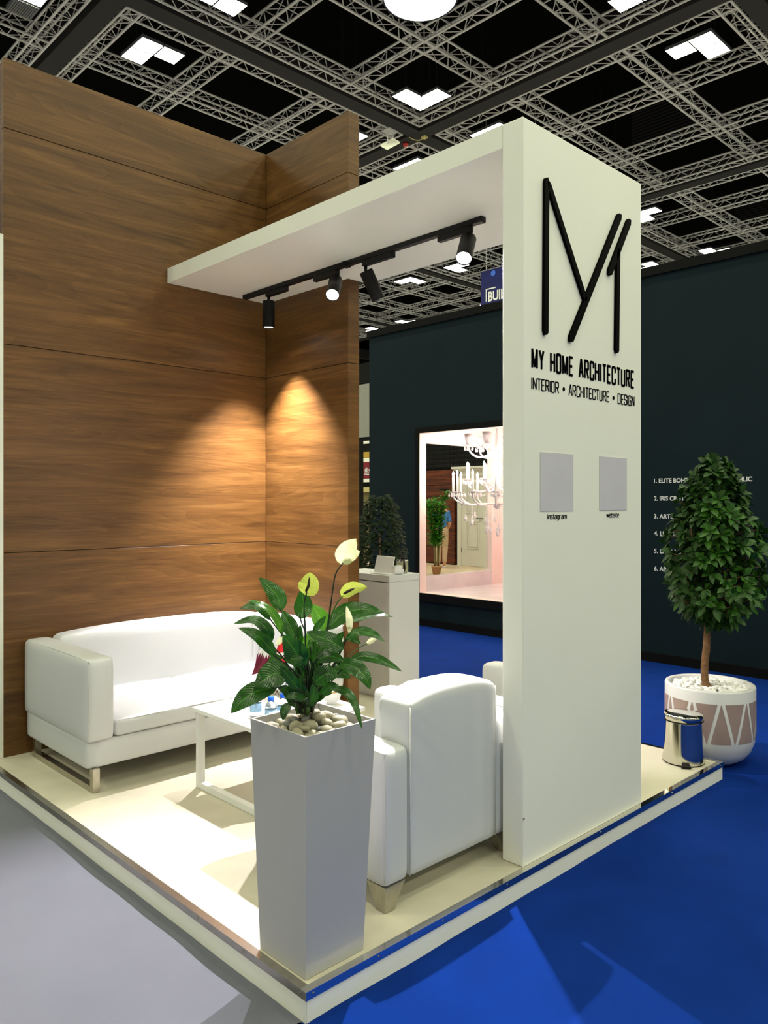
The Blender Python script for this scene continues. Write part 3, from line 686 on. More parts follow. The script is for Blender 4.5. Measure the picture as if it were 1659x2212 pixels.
def desk_flag(x, y, label, cloth):
    t = thing('desk_flag', label, 'flag', (x, y, .52)); z = .5205
    bm = B(); lathe(bm, [(0, 0), (.035, 0), (.035, .008), (.012, .014), (0, .014)], (x, y, z), 24); put('flag_base', bm, 'brushed', t, True)
    bm = B(); tube(bm, [(x, y, z+.012), (x, y, z+.32)], .0035, 8); put('flag_pole', bm, 'brushed', t, True)
    cloth(t, x, y, z)
def qatar(t, x, y, z):
    # cloth hangs from the pole tip: pale upper part, saw-toothed border, maroon field
    e1 = RT*1.0; top = Vector((x, y, z+.300))
    def pt(u, v): return top + e1*(u*.055 - .018 + (-.03*v*v)) + Vector((0, 0, -.17*v)) + FW*(-.012*math.sin(u*7+v*4)) - FW*.006
    def sheet(m, f0, f1, name):
        bm = B(); n = 14; g = []
        for i in range(n+1):
            u = i/n*2-1; wv = 1
            row = []
            for k in range(9):
                v = f0(u)+(f1(u)-f0(u))*k/8; ww = .25+.75*min(1, v*2.2)
                row.append(bm.verts.new(pt(u*ww*.85, v)))
            g.append(row)
        for a, b in zip(g, g[1:]):
            for k in range(8): bm.faces.new((a[k], a[k+1], b[k+1], b[k]))
        put(name, bm, m, t, True)
    saw = lambda u: .42 + .16*(abs(((u*3.5) % 1)-.5)*2) + .05*u
    sheet('white', lambda u: 0, saw, 'flag_cloth'); sheet('maroon', saw, lambda u: 1-.14*u, 'flag_field')
def redflag(t, x, y, z):
    top = Vector((x, y, z+.31))
    def cone(z0, z1, r0, r1, m, nm):
        bm = B(); n = 24; rr = []
        for i in range(7):
            f = i/6; zz = z0+(z1-z0)*f; r = r0+(r1-r0)*f; ring = []
            for k in range(n): 
                a = 2*PI*k/n; q = r*(1+.18*math.sin(5*a+zz*20))
                ring.append(bm.verts.new(top+Vector((q*math.cos(a), q*math.sin(a)*.7, -zz))))
            rr.append(ring)
        for a, b in zip(rr, rr[1:]):
            for k in range(n): bm.faces.new((a[k], a[(k+1) % n], b[(k+1) % n], b[k]))
        put(nm, bm, m, t, True)
    cone(0, .085, .003, .028, 'red', 'flag_cloth'); cone(.085, .11, .028, .030, 'white', 'white_band'); cone(.11, .22, .030, .036, 'red', 'flag_field')
fq = ray(571, 1500, 3.85); desk_flag(1.085, 1.695, 'maroon and white desk flag with saw-toothed edge behind the plant', qatar)
desk_flag(1.165, 1.70, 'red desk flag with a white band, hanging furled behind the plant', redflag)
t = thing('white_bowl', 'white bowl with gold rim at the far end of the coffee table', 'bowl', (1.20, 1.30, .52))
bm = B(); lathe(bm, [(0, 0), (.022, 0), (.024, .008), (.045, .03), (.055, .075), (.052, .075), (.042, .034), (.02, .012), (0, .011)], (1.20, 1.30, .5205), 32); put('bowl_body', bm, 'paint2', t, True)
bm = B(); lathe(bm, [(.0555, .070), (.0565, .073), (.0555, .0765), (.0515, .0765), (.0515, .073)], (1.20, 1.30, .5205), 32); put('rim', bm, 'gold', t, True)
bm = B(); lathe(bm, [(0, 0), (.06, 0), (.10, .014), (.105, .016), (.10, .019), (.06, .006), (0, .005)], (.98, 1.36, .5205), 36)
tag(put('white_plate', bm, 'paint2', None, True, None, (.98, 1.36, .52)), 'round white plate on the coffee table beside the water bottles', 'plate')
t = thing('menu_holder', 'small glass and steel holder on the coffee table behind the bottles', 'holder', (1.13, 1.60, .52))
bm = B(); box(bm, 1.10, 1.105, 1.57, 1.64, .5205, .62); box(bm, 1.15, 1.155, 1.57, 1.64, .5205, .60); put('clear_pane', bm, 'clear', t)
bm = B(); box(bm, 1.09, 1.165, 1.56, 1.65, .5202, .527); put('holder_base', bm, 'brushed', t)

# ------------------------------------------------------------------ counter with leaflet stand and dispenser
ct = thing('counter_cabinet', 'white counter cabinet behind the wooden return wall at the platform back edge', 'cabinet', (2.79, 2.63, PZ))
bm = B(); box(bm, 2.6305, 2.955, 2.3195, 2.943, PZ+.001, .985); put('body', bm, 'paint2', ct)
bm = B(); box(bm, 2.630, 2.957, 2.319, 2.945, .986, 1.036, .001, 1); put('countertop', bm, 'paint2', ct)
bm = B(); box(bm, 2.6275, 2.6303, 2.345, 2.93, PZ+.02, .980, .0005, 1); put('door', bm, 'paint2', ct)
bm = B(); box(bm, 2.6290, 2.6303, 2.335, 2.94, .981, .985); put('shadow_gap', bm, 'matte', ct)
t = thing('leaflet_stand', 'bright white leaflet stand with cards, on the counter', 'leaflet stand', (2.72, 2.46, 1.036))
bm = B(); p = [ray(x, y, d) for x, y, d in ((809, 1211, 5.98), (846, 1212, 5.84), (851, 1239, 5.76), (813, 1238, 5.90))]
base = [(2.70, 2.535), (2.70, 2.375)]
vs = [(2.675, 2.54, 1.045), (2.69, 2.36, 1.045), (2.735, 2.37, 1.168), (2.72, 2.55, 1.172)]
f = bm.faces.new([bm.verts.new(v) for v in vs]); r = bmesh.ops.extrude_face_region(bm, geom=[f]); bmesh.ops.translate(bm, vec=(.006, 0, .002), verts=[v for v in r['geom'] if isinstance(v, bmesh.types.BMVert)])
bmesh.ops.recalc_face_normals(bm, faces=bm.faces); put('leaflet', bm, 'white', t)
bm = B(); box(bm, 2.655, 2.79, 2.335, 2.56, 1.0365, 1.046, .002, 1); put('stand_base', bm, 'paint2', t)
bm = B(); box(bm, 2.70, 2.78, 2.33, 2.365, 1.046, 1.105); box(bm, 2.71, 2.79, 2.325, 2.345, 1.046, 1.075); put('card_stack', bm, 'white', t)
bx, by = 2.85, 2.40
t = thing('glass_dispenser', 'square glass bottle with dark pump top, beside the leaflet stand', 'bottle', (bx, by, 1.036))
bm = B(); box(bm, bx-.034, bx+.034, by-.034, by+.034, 1.0365, 1.145, .006, 3); put('glass_body', bm, 'glass', t)
bm = B(); box(bm, bx-.026, bx+.026, by-.026, by+.026, 1.045, 1.130, .004, 2); put('liquid', bm, 'liquid', t)
bm = B(); lathe(bm, [(0, .108), (.016, .108), (.016, .125), (.006, .128), (.006, .155), (.009, .157), (.009, .17), (0, .17)], (bx, by, 1.0365), 16); put('pump', bm, 'black', t, True)
bm = B(); tube(bm, bez([(bx-.012, by-.036, 1.15), (bx-.02, by-.04, 1.12), (bx-.018, by-.042, 1.06)], 10), [.002]*4+[.004, .007, .008, .009, .009, .008, .004], 8); put('tassel', bm, 'black', t, True)

# ------------------------------------------------------------------ chrome pedal bin
bx, by = 2.888, .160
t = thing('pedal_bin', 'polished steel pedal bin at the platform end in front of the big pot', 'bin', (bx, by, PZ))
bm = B(); lathe(bm, [(0, .004), (.114, .004), (.116, .010), (.108, .06), (.104, .235), (.104, .24), (0, .24)], (bx, by, PZ), 48); put('bin_body', bm, 'chrome', t, True)
bm = B(); lathe(bm, [(0, 0), (.113, 0), (.115, .004), (.113, .009), (0, .009)], (bx, by, PZ+.0005), 48); put('base_ring', bm, 'black', t, True)
bm = B(); lathe(bm, [(.1065, .238), (.110, .240), (.110, .243), (.106, .246)], (bx, by, PZ), 48); put('rubber_ring', bm, 'black', t, True)
bm = B(); lathe(bm, [(.105, .244), (.109, .246), (.109, .272), (.105, .277), (.09, .279), (0, .284)], (bx, by, PZ), 48); put('lid', bm, 'chrome', t, True)
d = Vector((-.86, -.51, 0)); e = Vector((-d.y, d.x, 0)); c = Vector((bx, by, PZ))
bm = B(); a = [c+d*.112+e*.020+Vector((0, 0, .022)), c+d*.112-e*.020+Vector((0, 0, .022)), c+d*.150-e*.026+Vector((0, 0, .014)), c+d*.150+e*.026+Vector((0, 0, .014))]
f = bm.faces.new([bm.verts.new(v) for v in a]); r = bmesh.ops.extrude_face_region(bm, geom=[f]); bmesh.ops.translate(bm, vec=(0, 0, -.010), verts=[v for v in r['geom'] if isinstance(v, bmesh.types.BMVert)])
bmesh.ops.recalc_face_normals(bm, faces=bm.faces); put('pedal', bm, 'black', t)
# ------------------------------------------------------------------ planter with peace lily
lily = thing('potted_peace_lily', 'flowering peace lily in a tall tapered white planter with river stones', 'potted plant', (.152, .162, PZ))
c0, c1 = (.153, .165), (.152, .158); b0, b1, zt = .122, .148, .873
def frust(bm, zs_w, cap0=True, cap1=False):
    lv = []
    for z, w in zs_w:
        f = (z-PZ)/(zt-PZ); cx, cy = c0[0]+(c1[0]-c0[0])*f, c0[1]+(c1[1]-c0[1])*f
        lv.append([bm.verts.new((cx+sx*w, cy+sy*w, z)) for sx, sy in ((-1, -1), (1, -1), (1, 1), (-1, 1))])
    for a, b in zip(lv, lv[1:]):
        for k in range(4): bm.faces.new((a[k], a[(k+1) % 4], b[(k+1) % 4], b[k]))
    bm.faces.new(lv[0][::-1]); bm.faces.new(lv[-1]); return bm
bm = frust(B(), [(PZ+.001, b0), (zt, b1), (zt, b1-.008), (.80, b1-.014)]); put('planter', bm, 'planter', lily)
bm = B(); box(bm, c1[0]-.130, c1[0]+.130, c1[1]-.130, c1[1]+.130, .785, .825); put('soil', bm, 'soil', lily)
def pebble_bm(c, r, sq=(1, .8, .65), seg=(10, 7), seed=0):
    bm = B(); bmesh.ops.create_uvsphere(bm, u_segments=seg[0], v_segments=seg[1], radius=1)
    rot = Matrix.Rotation(random.uniform(0, 6.3), 3, 'Z') @ Matrix.Rotation(random.uniform(-.5, .5), 3, 'X') @ Matrix.Rotation(random.uniform(-.5, .5), 3, 'Y')
    s = random.random()*90
    for v in bm.verts:
        k = 1+.22*noise.noise(v.co*1.1+Vector((s, s, s))); v.co = Vector(c) + rot @ Vector((v.co.x*sq[0]*r*k, v.co.y*sq[1]*r*k, v.co.z*sq[2]*r*k))
    return bm
random.seed(3); placed = []
for k in range(4000):
    if len(placed) > 82: break
    x, y = c1[0]+random.uniform(-.115, .115), c1[1]+random.uniform(-.115, .115)
    dd = math.hypot(x-c1[0], y-c1[1]); z = .838+random.choice((0, .012, .026, .040, .052))*max(0, 1-dd/.16)
    r = random.choice((.016, .021, .024, .027, .030))
    if abs(x-c1[0])+r > .132 or abs(y-c1[1])+r > .132 or dd < .02: continue
    if all((Vector((x, y, z))-Vector(q[:3])).length > .72*(r+q[3]) for q in placed): placed.append((x, y, z, r))
for (x, y, z, r) in placed: put('pebble', pebble_bm((x, y, z), r*1.12), 'stoned' if random.random() < .14 else 'stone', lily, True)
D0 = 2.615
def zp(x, y, dd=0): return ray(470+x/3.858, 1130+y/3.858, D0+dd)
KP = D0/FPX/3.858                            # metres per measured pixel
ROOT = (740, 1545)
L = [  # control points (x, y, depth offset), width, facing (towards the viewer 0..1), material, petiole
 ([(530, 735, .03), (490, 600, .05), (345, 452, .06)], 150, .85, 'lily', 1), ([(445, 810, .0), (350, 700, -.02), (270, 690, -.03), (178, 716, -.02)], 95, .6, 'lily', 1),
 ([(545, 930, -.03), (490, 790, -.04), (390, 690, -.06), (247, 637, -.07)], 75, .6, 'lilyl', 1), ([(440, 1005, -.06), (415, 890, -.08), (300, 805, -.10), (132, 838, -.12)], 105, .6, 'lily', 1),
 ([(490, 1120, -.08), (400, 1000, -.10), (300, 920, -.13), (170, 872, -.14)], 110, .7, 'lily', 1), ([(690, 800, .04), (715, 680, .05), (700, 545, .05)], 160, .9, 'lily', 1),
 ([(905, 900, .08), (850, 780, .09), (775, 672, .10)], 150, .9, 'lilyl', 1), ([(915, 890, .02), (1040, 760, .04), (1200, 720, .05), (1400, 745, .06)], 165, .75, 'lily', 1),
 ([(1050, 830, .06), (1180, 790, .07), (1330, 755, .08), (1460, 782, .09)], 80, .5, 'lily', 0), ([(1052, 1050, -.08), (930, 980, -.10), (738, 903, -.10)], 155, .72, 'lily', 0),
 ([(1060, 985, .0), (1170, 905, .0), (1290, 920, -.02), (1395, 990, -.03)], 95, .6, 'lily', 1), ([(1085, 945, .03), (1140, 970, .03), (1195, 1006, .03)], 60, .8, 'lily', 1),
 ([(1080, 1165, .0), (1210, 1110, .0), (1380, 1150, -.02), (1543, 1240, -.03)], 95, .65, 'lily', 1), ([(985, 1165, -.06), (1120, 1190, -.09), (1220, 1270, -.12), (1273, 1388, -.13)], 135, .8, 'lily', 1),
 ([(920, 1370, -.05), (1060, 1400, -.09), (1140, 1500, -.14), (1207, 1725, -.17)], 75, .7, 'lily', 1), ([(590, 1240, -.10), (450, 1265, -.13), (308, 1365, -.15)], 215, .9, 'lily', 1),
 ([(500, 1370, -.09), (330, 1400, -.12), (205, 1480, -.14), (112, 1585, -.15)], 170, .85, 'lily', 1), ([(555, 1108, -.06), (640, 1135, -.08), (718, 1125, -.09)], 90, .8, 'lily', 1),
 ([(725, 1200, -.05), (640, 1060, -.07), (545, 930, -.08)], 185, .9, 'lily', 1), ([(820, 1140, -.05), (940, 1110, -.06), (1065, 1150, -.07)], 110, .8, 'lily', 1),
 ([(800, 1340, -.08), (900, 1260, -.10), (1005, 1275, -.11)], 165, .85, 'lily', 1), ([(610, 1500, -.12), (560, 1560, -.14), (545, 1645, -.15)], 78, .85, 'lily', 1),
 ([(690, 1030, -.02), (685, 930, -.02), (690, 845, -.02)], 55, .9, 'lily', 1), ([(650, 965, .0), (600, 850, .01), (540, 725, .02)], 130, .85, 'lily', 1),
 ([(795, 905, .02), (850, 840, .02), (906, 770, .02)], 60, .9, 'lily', 1), ([(735, 1050, -.02), (760, 960, -.02), (815, 985, -.02)], 90, .8, 'lilyl', 1),
 ([(690, 1400, -.09), (600, 1290, -.11), (520, 1190, -.12)], 90, .8, 'lily', 1), ([(760, 1330, -.02), (700, 1220, -.02), (700, 1090, -.02)], 110, .9, 'lily', 1),
 ([(860, 1440, -.08), (930, 1370, -.10), (1010, 1350, -.11)], 90, .8, 'lily', 1), ([(650, 1500, -.06), (580, 1400, -.08), (500, 1370, -.09)], 90, .8, 'lily', 1),
 ([(820, 1490, -.06), (880, 1420, -.07), (955, 1420, -.08)], 70, .8, 'lily', 1), ([(760, 1150, .05), (790, 1040, .06), (775, 940, .07)], 100, .9, 'lily', 1),
 ([(880, 1090, .06), (960, 1010, .08), (1060, 900, .10)], 110, .85, 'lily', 1), ([(930, 1250, .05), (1010, 1240, .06), (1110, 1290, .06)], 110, .8, 'lily', 1),
 ([(640, 1330, .04), (560, 1230, .06), (490, 1130, .08)], 90, .8, 'lily', 1), ([(720, 1480, -.10), (640, 1440, -.12), (560, 1460, -.13)], 70, .7, 'lily', 1),
 ([(800, 1180, -.02), (860, 1050, -.02), (1000, 990, .0)], 110, .8, 'lily', 1), ([(840, 1260, .02), (820, 1130, .03), (870, 1020, .03)], 100, .9, 'lily', 1),
 ([(600, 1420, .06), (660, 1300, .07), (640, 1160, .08)], 90, .9, 'lily', 1), ([(760, 1500, -.05), (700, 1400, -.07), (690, 1270, -.07)], 100, .9, 'lily', 1),
 ([(740, 1530, -.06), (800, 1440, -.08), (790, 1330, -.08)], 90, .9, 'lily', 1), ([(420, 1180, .10), (480, 1120, .10), (545, 1130, .10)], 60, .8, 'lily', 0),
]
random.seed(11)
for pts, w, fc, m, pet in L:
    P = [zp(*p) for p in pts]; up = (-FW*fc + Vector((0, 0, 1))*(1-fc*.75)).normalized()
    bm = leaf(B(), P, w*KP, up, .14, 14, 6, .8, .02, .10, .42); o = put('leaf', bm, m, lily, True)
    if pet:
        r = zp(ROOT[0]+random.uniform(-55, 55), ROOT[1], random.uniform(-.03, .04)); e = P[0]; mid = r.lerp(e, .55) + Vector((0, 0, .018)) + (r-e).cross(FW)*.06
        bm = B(); tube(bm, bez([r, mid, e, e.lerp(P[1], .25)], 10), [.0030]*5+[.0024]*4+[.0016, .001], 6); put('petiole', bm, 'stem' if m == 'lilyl' else 'dstem', o, True)
for k in range(14):
    a, b = random.uniform(560, 930), random.uniform(1180, 1400); d = random.uniform(-90, 90)
    bm = leaf(B(), [zp(730+(a-730)*.45, b+150, .03), zp(730+(a-730)*.8, b+60, .04), zp(a+d*.4, b-40, random.uniform(.02, .08))], random.uniform(70, 115)*KP, -FW*.8+Vector((random.uniform(-.4, .4), 0, .4)), .14, 12, 6, .8, .02, .1, .45); put('leaf', bm, 'lily', lily, True)
def flower(st, spathe, w, fc, m, spad=None, sm='stem', r=.0024):
    P = [zp(*p) for p in st]; bm = B(); tube(bm, bez(P, 18), [r*1.25]*10+[r]*9, 7); f = put('flower', bm, sm, lily, True)
    bm = leaf(B(), [zp(*p) for p in spathe], w*KP, -FW*fc+Vector((0, 0, 1))*(1-fc), .25, 12, 6, .75, .05, -.15, .42); put('spathe', bm, m, f, True)
    if spad:
        bm = B(); q = bez([zp(*p) for p in spad], 8); tube(bm, q, [.003, .0042, .0046, .0046, .0045, .0042, .0038, .003, .001], 10); put('spadix', bm, 'spadix', f, True)
flower([(760, 1500, 0), (880, 1080, .0), (925, 800, .0), (960, 560, .0), (985, 420, .0), (1045, 330, .0)], [(1035, 345, .0), (1075, 240, -.01), (1155, 130, .0)], 165, .9, 'spathe', None, 'dstem')
bm = leaf(B(), [zp(1040, 340, .012), zp(1120, 270, .02), zp(1190, 235, .02)], 95*KP, -FW+Vector((.2, 0, .3)), .3, 10, 4, .8, .06, -.1, .5); put('spathe', bm, 'spathe', [o for o in lily.children if o.name.startswith('flower')][0], True)
flower([(745, 1500, -.02), (735, 1100, -.03), (728, 850, -.04), (720, 680, -.04), (745, 570, -.04)], [(722, 595, -.03), (765, 510, -.035), (768, 408, -.03)], 175, .95, 'spatheg', [(735, 570, -.05), (758, 520, -.052), (765, 450, -.05)], 'dstem')
flower([(760, 1480, .02), (890, 950, .03), (950, 760, .03), (1000, 660, .03), (1045, 605, .03)], [(1030, 615, .03), (1120, 545, .02), (1250, 535, .02)], 115, .85, 'spatheg', [(1050, 590, .0), (1100, 562, -.005), (1140, 545, -.005)])
flower([(880, 1250, .02), (1020, 1040, .02), (1095, 915, .0)], [(1098, 915, .0), (1098, 800, .0), (1073, 690, .0)], 58, .9, 'spathe')
flower([(900, 1330, .0), (1070, 1130, .0), (1180, 1040, .0), (1245, 1003, .0)], [(1240, 1005, .0), (1290, 975, .0), (1330, 962, .0)], 45, .9, 'spathe', None, 'stem', .0017)
flower([(700, 1400, .02), (620, 1050, .02), (560, 905, .03), (530, 950, .03)], [(535, 945, .03), (515, 990, .03), (480, 1020, .03)], 45, .9, 'spathe', None, 'stem', .0017)
random.seed(17)
for k in range(26):
    a = random.uniform(0, 6.28); r0 = random.uniform(.004, .026); q = zp(730, 1580) + RT*math.cos(a)*r0 + FW*math.sin(a)*r0
    e = q + Vector((0, 0, random.uniform(.07, .15))) + (RT*math.cos(a)+FW*math.sin(a))*random.uniform(.01, .05)
    bm = B(); tube(bm, bez([q, q.lerp(e, .5)+Vector((0, 0, .012)), e], 6), [.0055, .0052, .0048, .004, .0034, .003, .0022], 7); put('leaf_sheath', bm, 'dstem' if k % 3 else 'stem', lily, True)

# ------------------------------------------------------------------ big round pot with a laurel tree
TX, TY = 3.33, .20
tree = thing('potted_laurel_tree', 'round-headed laurel tree in a white pot with mauve triangle band', 'potted tree', (TX, TY, 0))
R = .262
prof = [(0, .001), (.10, .001), (.15, .010), (.20, .04), (.235, .085), (.255, .14), (.262, .20), (.262, .465), (.258, .474), (.238, .474), (.232, .466), (.230, .43), (0, .43)]
bm = B(); lathe(bm, prof, (TX, TY, 0), 64); pot = put('pot', bm, 'glaze', tree, True)
# mauve band: alternating trapezoids and triangles, proud by a fraction of a millimetre, white ribs left between
nb = 10; za, zb = .165, .402
def band_piece(corners):
    bm = B(); n = 8; g = []
    (a0, a1), (t0, t1) = corners
    for i in range(7):
        f = i/6; z = za+(zb-za)*f; l, r2 = a0+(t0-a0)*f, a1+(t1-a1)*f; rr = .2632 if z > .2 else .2632-(.2-z)*.13
        g.append([bm.verts.new((TX+rr*math.cos(l+(r2-l)*k/n), TY+rr*math.sin(l+(r2-l)*k/n), z)) for k in range(n+1)])
    for a, b in zip(g, g[1:]):
        for k in range(n): bm.faces.new((a[k], a[k+1], b[k+1], b[k]))
    put('mauve_triangle', bm, 'mauve', pot, True)
st = 2*PI/nb; gp = .048
for k in range(nb):
    a = k*st + .028
    band_piece(((a-st/2+gp*1.6, a+st/2-gp*1.6), (a-.004-.0, a+.004)) if False else ((a-st/2+gp*1.7, a+st/2-gp*1.7), (a-.006, a+.006)))
    b = a+st/2
    band_piece(((b-.006, b+.006), (b-st/2+gp*1.7, b+st/2-gp*1.7)))
random.seed(5)
pm = [bpy.data.meshes.new('pebble') for _ in range(5)]
for k in range(5):
    b_ = pebble_bm((0, 0, 0), .021, (1, .8, .7), (9, 6)); b_.to_mesh(pm[k]); b_.free(); pm[k].materials.append(M['chip']); [setattr(p, 'use_smooth', True) for p in pm[k].polygons]
pp = []
for k in range(5000):
    a, r = random.uniform(0, 6.28), .205*math.sqrt(random.random()); x, y = r*math.cos(a), r*math.sin(a)
    if r < .03 or any((x-q[0])**2+(y-q[1])**2 < .027**2 for q in pp): continue
    pp.append((x, y)); o = bpy.data.objects.new('pebble', random.choice(pm)); link(o, tree); o.location = (x, y, .447+random.uniform(-.006, .01)); o.rotation_euler = (random.uniform(-.4, .4), random.uniform(-.4, .4), a*3)
def tp(x, y, dd=0): return ray(x, y, 4.865+dd)
bm = B(); tube(bm, bez([Vector((TX, TY, .42)), tp(1524, 1475), tp(1522, 1440), tp(1527, 1390), tp(1529, 1345), tp(1532, 1318)], 24), [.027]*5+[.022]*12+[.021]*5+[.024, .026, .024], 12); trunk = put('trunk', bm, 'bark', tree, True)
crown = [(990, 4), (1005, 26), (1040, 52), (1075, 76), (1100, 92), (1150, 102), (1200, 106), (1280, 114), (1310, 95), (1330, 60), (1345, 20)]
def crad(py):
    for (y0, r0), (y1, r1) in zip(crown, crown[1:]):
        if y0 <= py <= y1: return r0+(r1-r0)*(py-y0)/(y1-y0)
    return 0
tk_ = 4.865/FPX
for (pts, r) in (([(1531, 1322, 0), (1512, 1298, 0), (1496, 1270, .02), (1480, 1235, .04)], .014), ([(1533, 1325, 0), (1556, 1300, .02), (1580, 1285, .05), (1620, 1240, .06)], .014), ([(1532, 1320, 0), (1535, 1270, .04), (1540, 1180, .03), (1541, 1060, 0)], .013),
                 ([(1528, 1330, 0), (1505, 1315, -.05), (1480, 1300, -.12)], .010), ([(1534, 1328, 0), (1565, 1318, -.04), (1600, 1300, -.1)], .009), ([(1512, 1298, 0), (1500, 1200, -.08), (1490, 1120, -.05)], .009), ([(1556, 1300, .02), (1580, 1200, -.06), (1590, 1120, -.04)], .009)):
    q = bez([tp(*p) for p in pts], 10); bm = B(); tube(bm, q, [r*(1-.055*i) for i in range(11)], 8); put('branch', bm, 'bark', trunk, True)
random.seed(21)
clusters = []
for k in range(20000):
    if len(clusters) >= 540: break
    py = random.uniform(992, 1346); rr = crad(py); f = math.sqrt(random.random()); a = random.uniform(0, 6.283)
    if f < .3: continue
    rr *= .86+.42*noise.noise(Vector((math.cos(a)*1.6, math.sin(a)*1.6, py/60)))
    p = tp(1541, py); c = Vector((p.x, p.y, p.z)) + RT*(math.cos(a)*rr*f*tk_) + FW*(math.sin(a)*rr*f*tk_)
    lum = noise.noise(c*7)
    if f > .9 and lum < -.1: continue
    if all((c-q[0]).length > .030 for q in clusters): clusters.append((c, Vector((math.cos(a)*RT.x+math.sin(a)*FW.x, math.cos(a)*RT.y+math.sin(a)*FW.y, .25+(1150-py)/400))))
leaves = []
for c, d in clusters:
    d = d.normalized(); u, w = frame_axes(d); n = random.randint(4, 6); a0 = random.uniform(0, 6.28)
    for k in range(n):
        a = a0+k*2.4; s = random.uniform(.8, 1.2)
        dirv = (d*random.uniform(.3, .9) + (u*math.cos(a)+w*math.sin(a))*.9).normalized()
        b = c+dirv*.006; e = c+dirv*.072*s+Vector((0, 0, -.010*s)); mid = (b+e)/2+Vector((0, 0, .006))
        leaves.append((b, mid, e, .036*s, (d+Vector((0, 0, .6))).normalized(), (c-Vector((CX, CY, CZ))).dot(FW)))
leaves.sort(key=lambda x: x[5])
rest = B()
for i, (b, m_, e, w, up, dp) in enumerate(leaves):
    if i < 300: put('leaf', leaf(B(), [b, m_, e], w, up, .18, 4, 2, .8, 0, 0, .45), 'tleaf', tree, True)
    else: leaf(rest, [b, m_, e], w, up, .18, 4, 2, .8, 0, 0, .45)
put('foliage', rest, 'tleafshade', tree, True, 'stuff')
tw = B()
for c, d in clusters[::2]:
    p = tp(1537, 1082-(c.z-1.6)/tk_); tube(tw, [c.lerp(p+Vector((0, 0, -.05)), .6), c], .003, 4)
put('twigs', tw, 'bark', tree, True, 'stuff')

# ------------------------------------------------------------------ dark stand opposite: wall, window box, chandelier
WX = 5.85
OY0, OY1, OZ0, OZ1 = 2.55, 5.032, .42, 2.47
wf = B()
for (y0, y1, z0, z1) in ((-4, OY0, 0, 3.84), (OY1, 6.0, 0, 3.84), (OY0, OY1, 0, OZ0), (OY0, OY1, OZ1, 3.84)): box(wf, WX, WX+.10, y0, y1, z0, z1)
wfo = put('wall_right', wf, 'navy', None, False, 'structure')
bm = B(); box(bm, WX-.03, WX+.12, -4, 6.02, 3.84, 3.93); put('top_band', bm, 'matte', wfo)
bm = B(); box(bm, WX-.012, WX-.0005, -4, 6.0, 0, .09); put('baseboard_right', bm, 'matte', None, False, 'structure')
t = B(); fw = .07
for (y0, y1, z0, z1) in ((OY1, OY1+fw, OZ0-.10, OZ1+.07), (OY0-fw, OY0, OZ0-.10, OZ1+.07), (OY0, OY1, OZ0-.10, OZ0), (OY0, OY1, OZ1, OZ1+.07)): box(t, WX-.025, WX-.0008, y0, y1, z0, z1)
win = put('window_1', t, 'matte', None, False, 'structure')
bm = B()
for (y0, y1, z0, z1) in ((OY1-.004, OY1-.0005, OZ0, OZ1), (OY0+.0005, OY0+.004, OZ0, OZ1), (OY0, OY1, OZ0+.0005, OZ0+.006), (OY0, OY1, OZ1-.004, OZ1-.0005)): box(bm, WX-.02, WX+.1005, y0, y1, z0, z1)
put('reveal', bm, 'pink', win)
NX = 8.6; NZ = 2.85
bm = B()
for (x0, x1, z0, z1) in ((WX+.1, 7.32, 2.35, NZ), (7.32, NX, .42, NZ)): box(bm, x0, x1, OY1, OY1+.08, z0, z1)
box(bm, NX, NX+.08, OY0-.08, OY1+.08, .3, NZ); box(bm, WX+.1, NX, OY0-.08, OY0, .3, NZ); box(bm, WX+.1, NX, OY0, OY1, NZ, NZ+.06)
put('niche_wall', bm, 'pink', win)
bm = B(); box(bm, WX+.1, 7.32, OY1, OY1+.08, .3, .62); box(bm, WX+.1, NX, OY0, OY1, .3, .424); put('niche_ledge', bm, 'marble', win)
for (x, y) in ((6.3, 3.2), (6.4, 4.75), (7.6, 4.4), (7.6, 3.2)):  # glowing discs added under the niche ceiling to brighten the box
    bm = B(); tube(bm, [(x, y, NZ-.001), (x, y, NZ-.012)], .06, 20); put('added_glow_disc', bm, 'added_glow_disc', win)
lst = [('1. ELITE BOHEMIA - CZECH REPUBLIC', 1.779, .945), ('2. IRIS CRISTAL - VALENCIA, SPAIN', 1.605, .87), ('3. ARTISTIC LIGHTING', 1.427, None), ('4. LUMIERE DECOR', 1.258, None), ('5. LA NOUVELLE', 1.083, None), ('6. ARCADIA', .909, None)]
for s, z, w in lst: text_on_x('letter', s, WX-.002, 1.845, z, w, .043, 'whiteprint', wfo, .03)

ch = thing('crystal_chandelier', 'lit two tier crystal chandelier with white candles inside the pink window box', 'chandelier', (6.45, 4.26, NZ))
CHX, CHY = 6.45, 4.26
bm = B(); lathe(bm, [(0, 1.50), (.02, 1.50), (.05, 1.53), (.03, 1.56), (.02, 1.62), (.06, 1.66), (.08, 1.72), (.05, 1.80), (.03, 1.9), (.07, 2.0), (.04, 2.08), (.03, 2.16), (.06, 2.2), (.09, 2.26), (.05, 2.34), (.03, 2.5), (.02, NZ-.03), (.06, NZ-.02), (.07, NZ)], (CHX, CHY, 0), 20); put('column', bm, 'crystal', ch, True)
def garland(bm, a, b, n, r, sag):
    for i in range(n+1):
        f = i/n; p = a.lerp(b, f)-Vector((0, 0, sag*4*f*(1-f))); bmesh.ops.create_icosphere(bm, subdivisions=1, radius=r, matrix=Matrix.Translation(p))
def drop(c, s, parent):
    bm = B(); lathe(bm, [(0, .035*s), (.006*s, .030*s), (.012*s, .008*s), (.015*s, -.005*s), (.010*s, -.018*s), (0, -.026*s)], c, 6); put('crystal_drop', bm, 'crystal', parent)
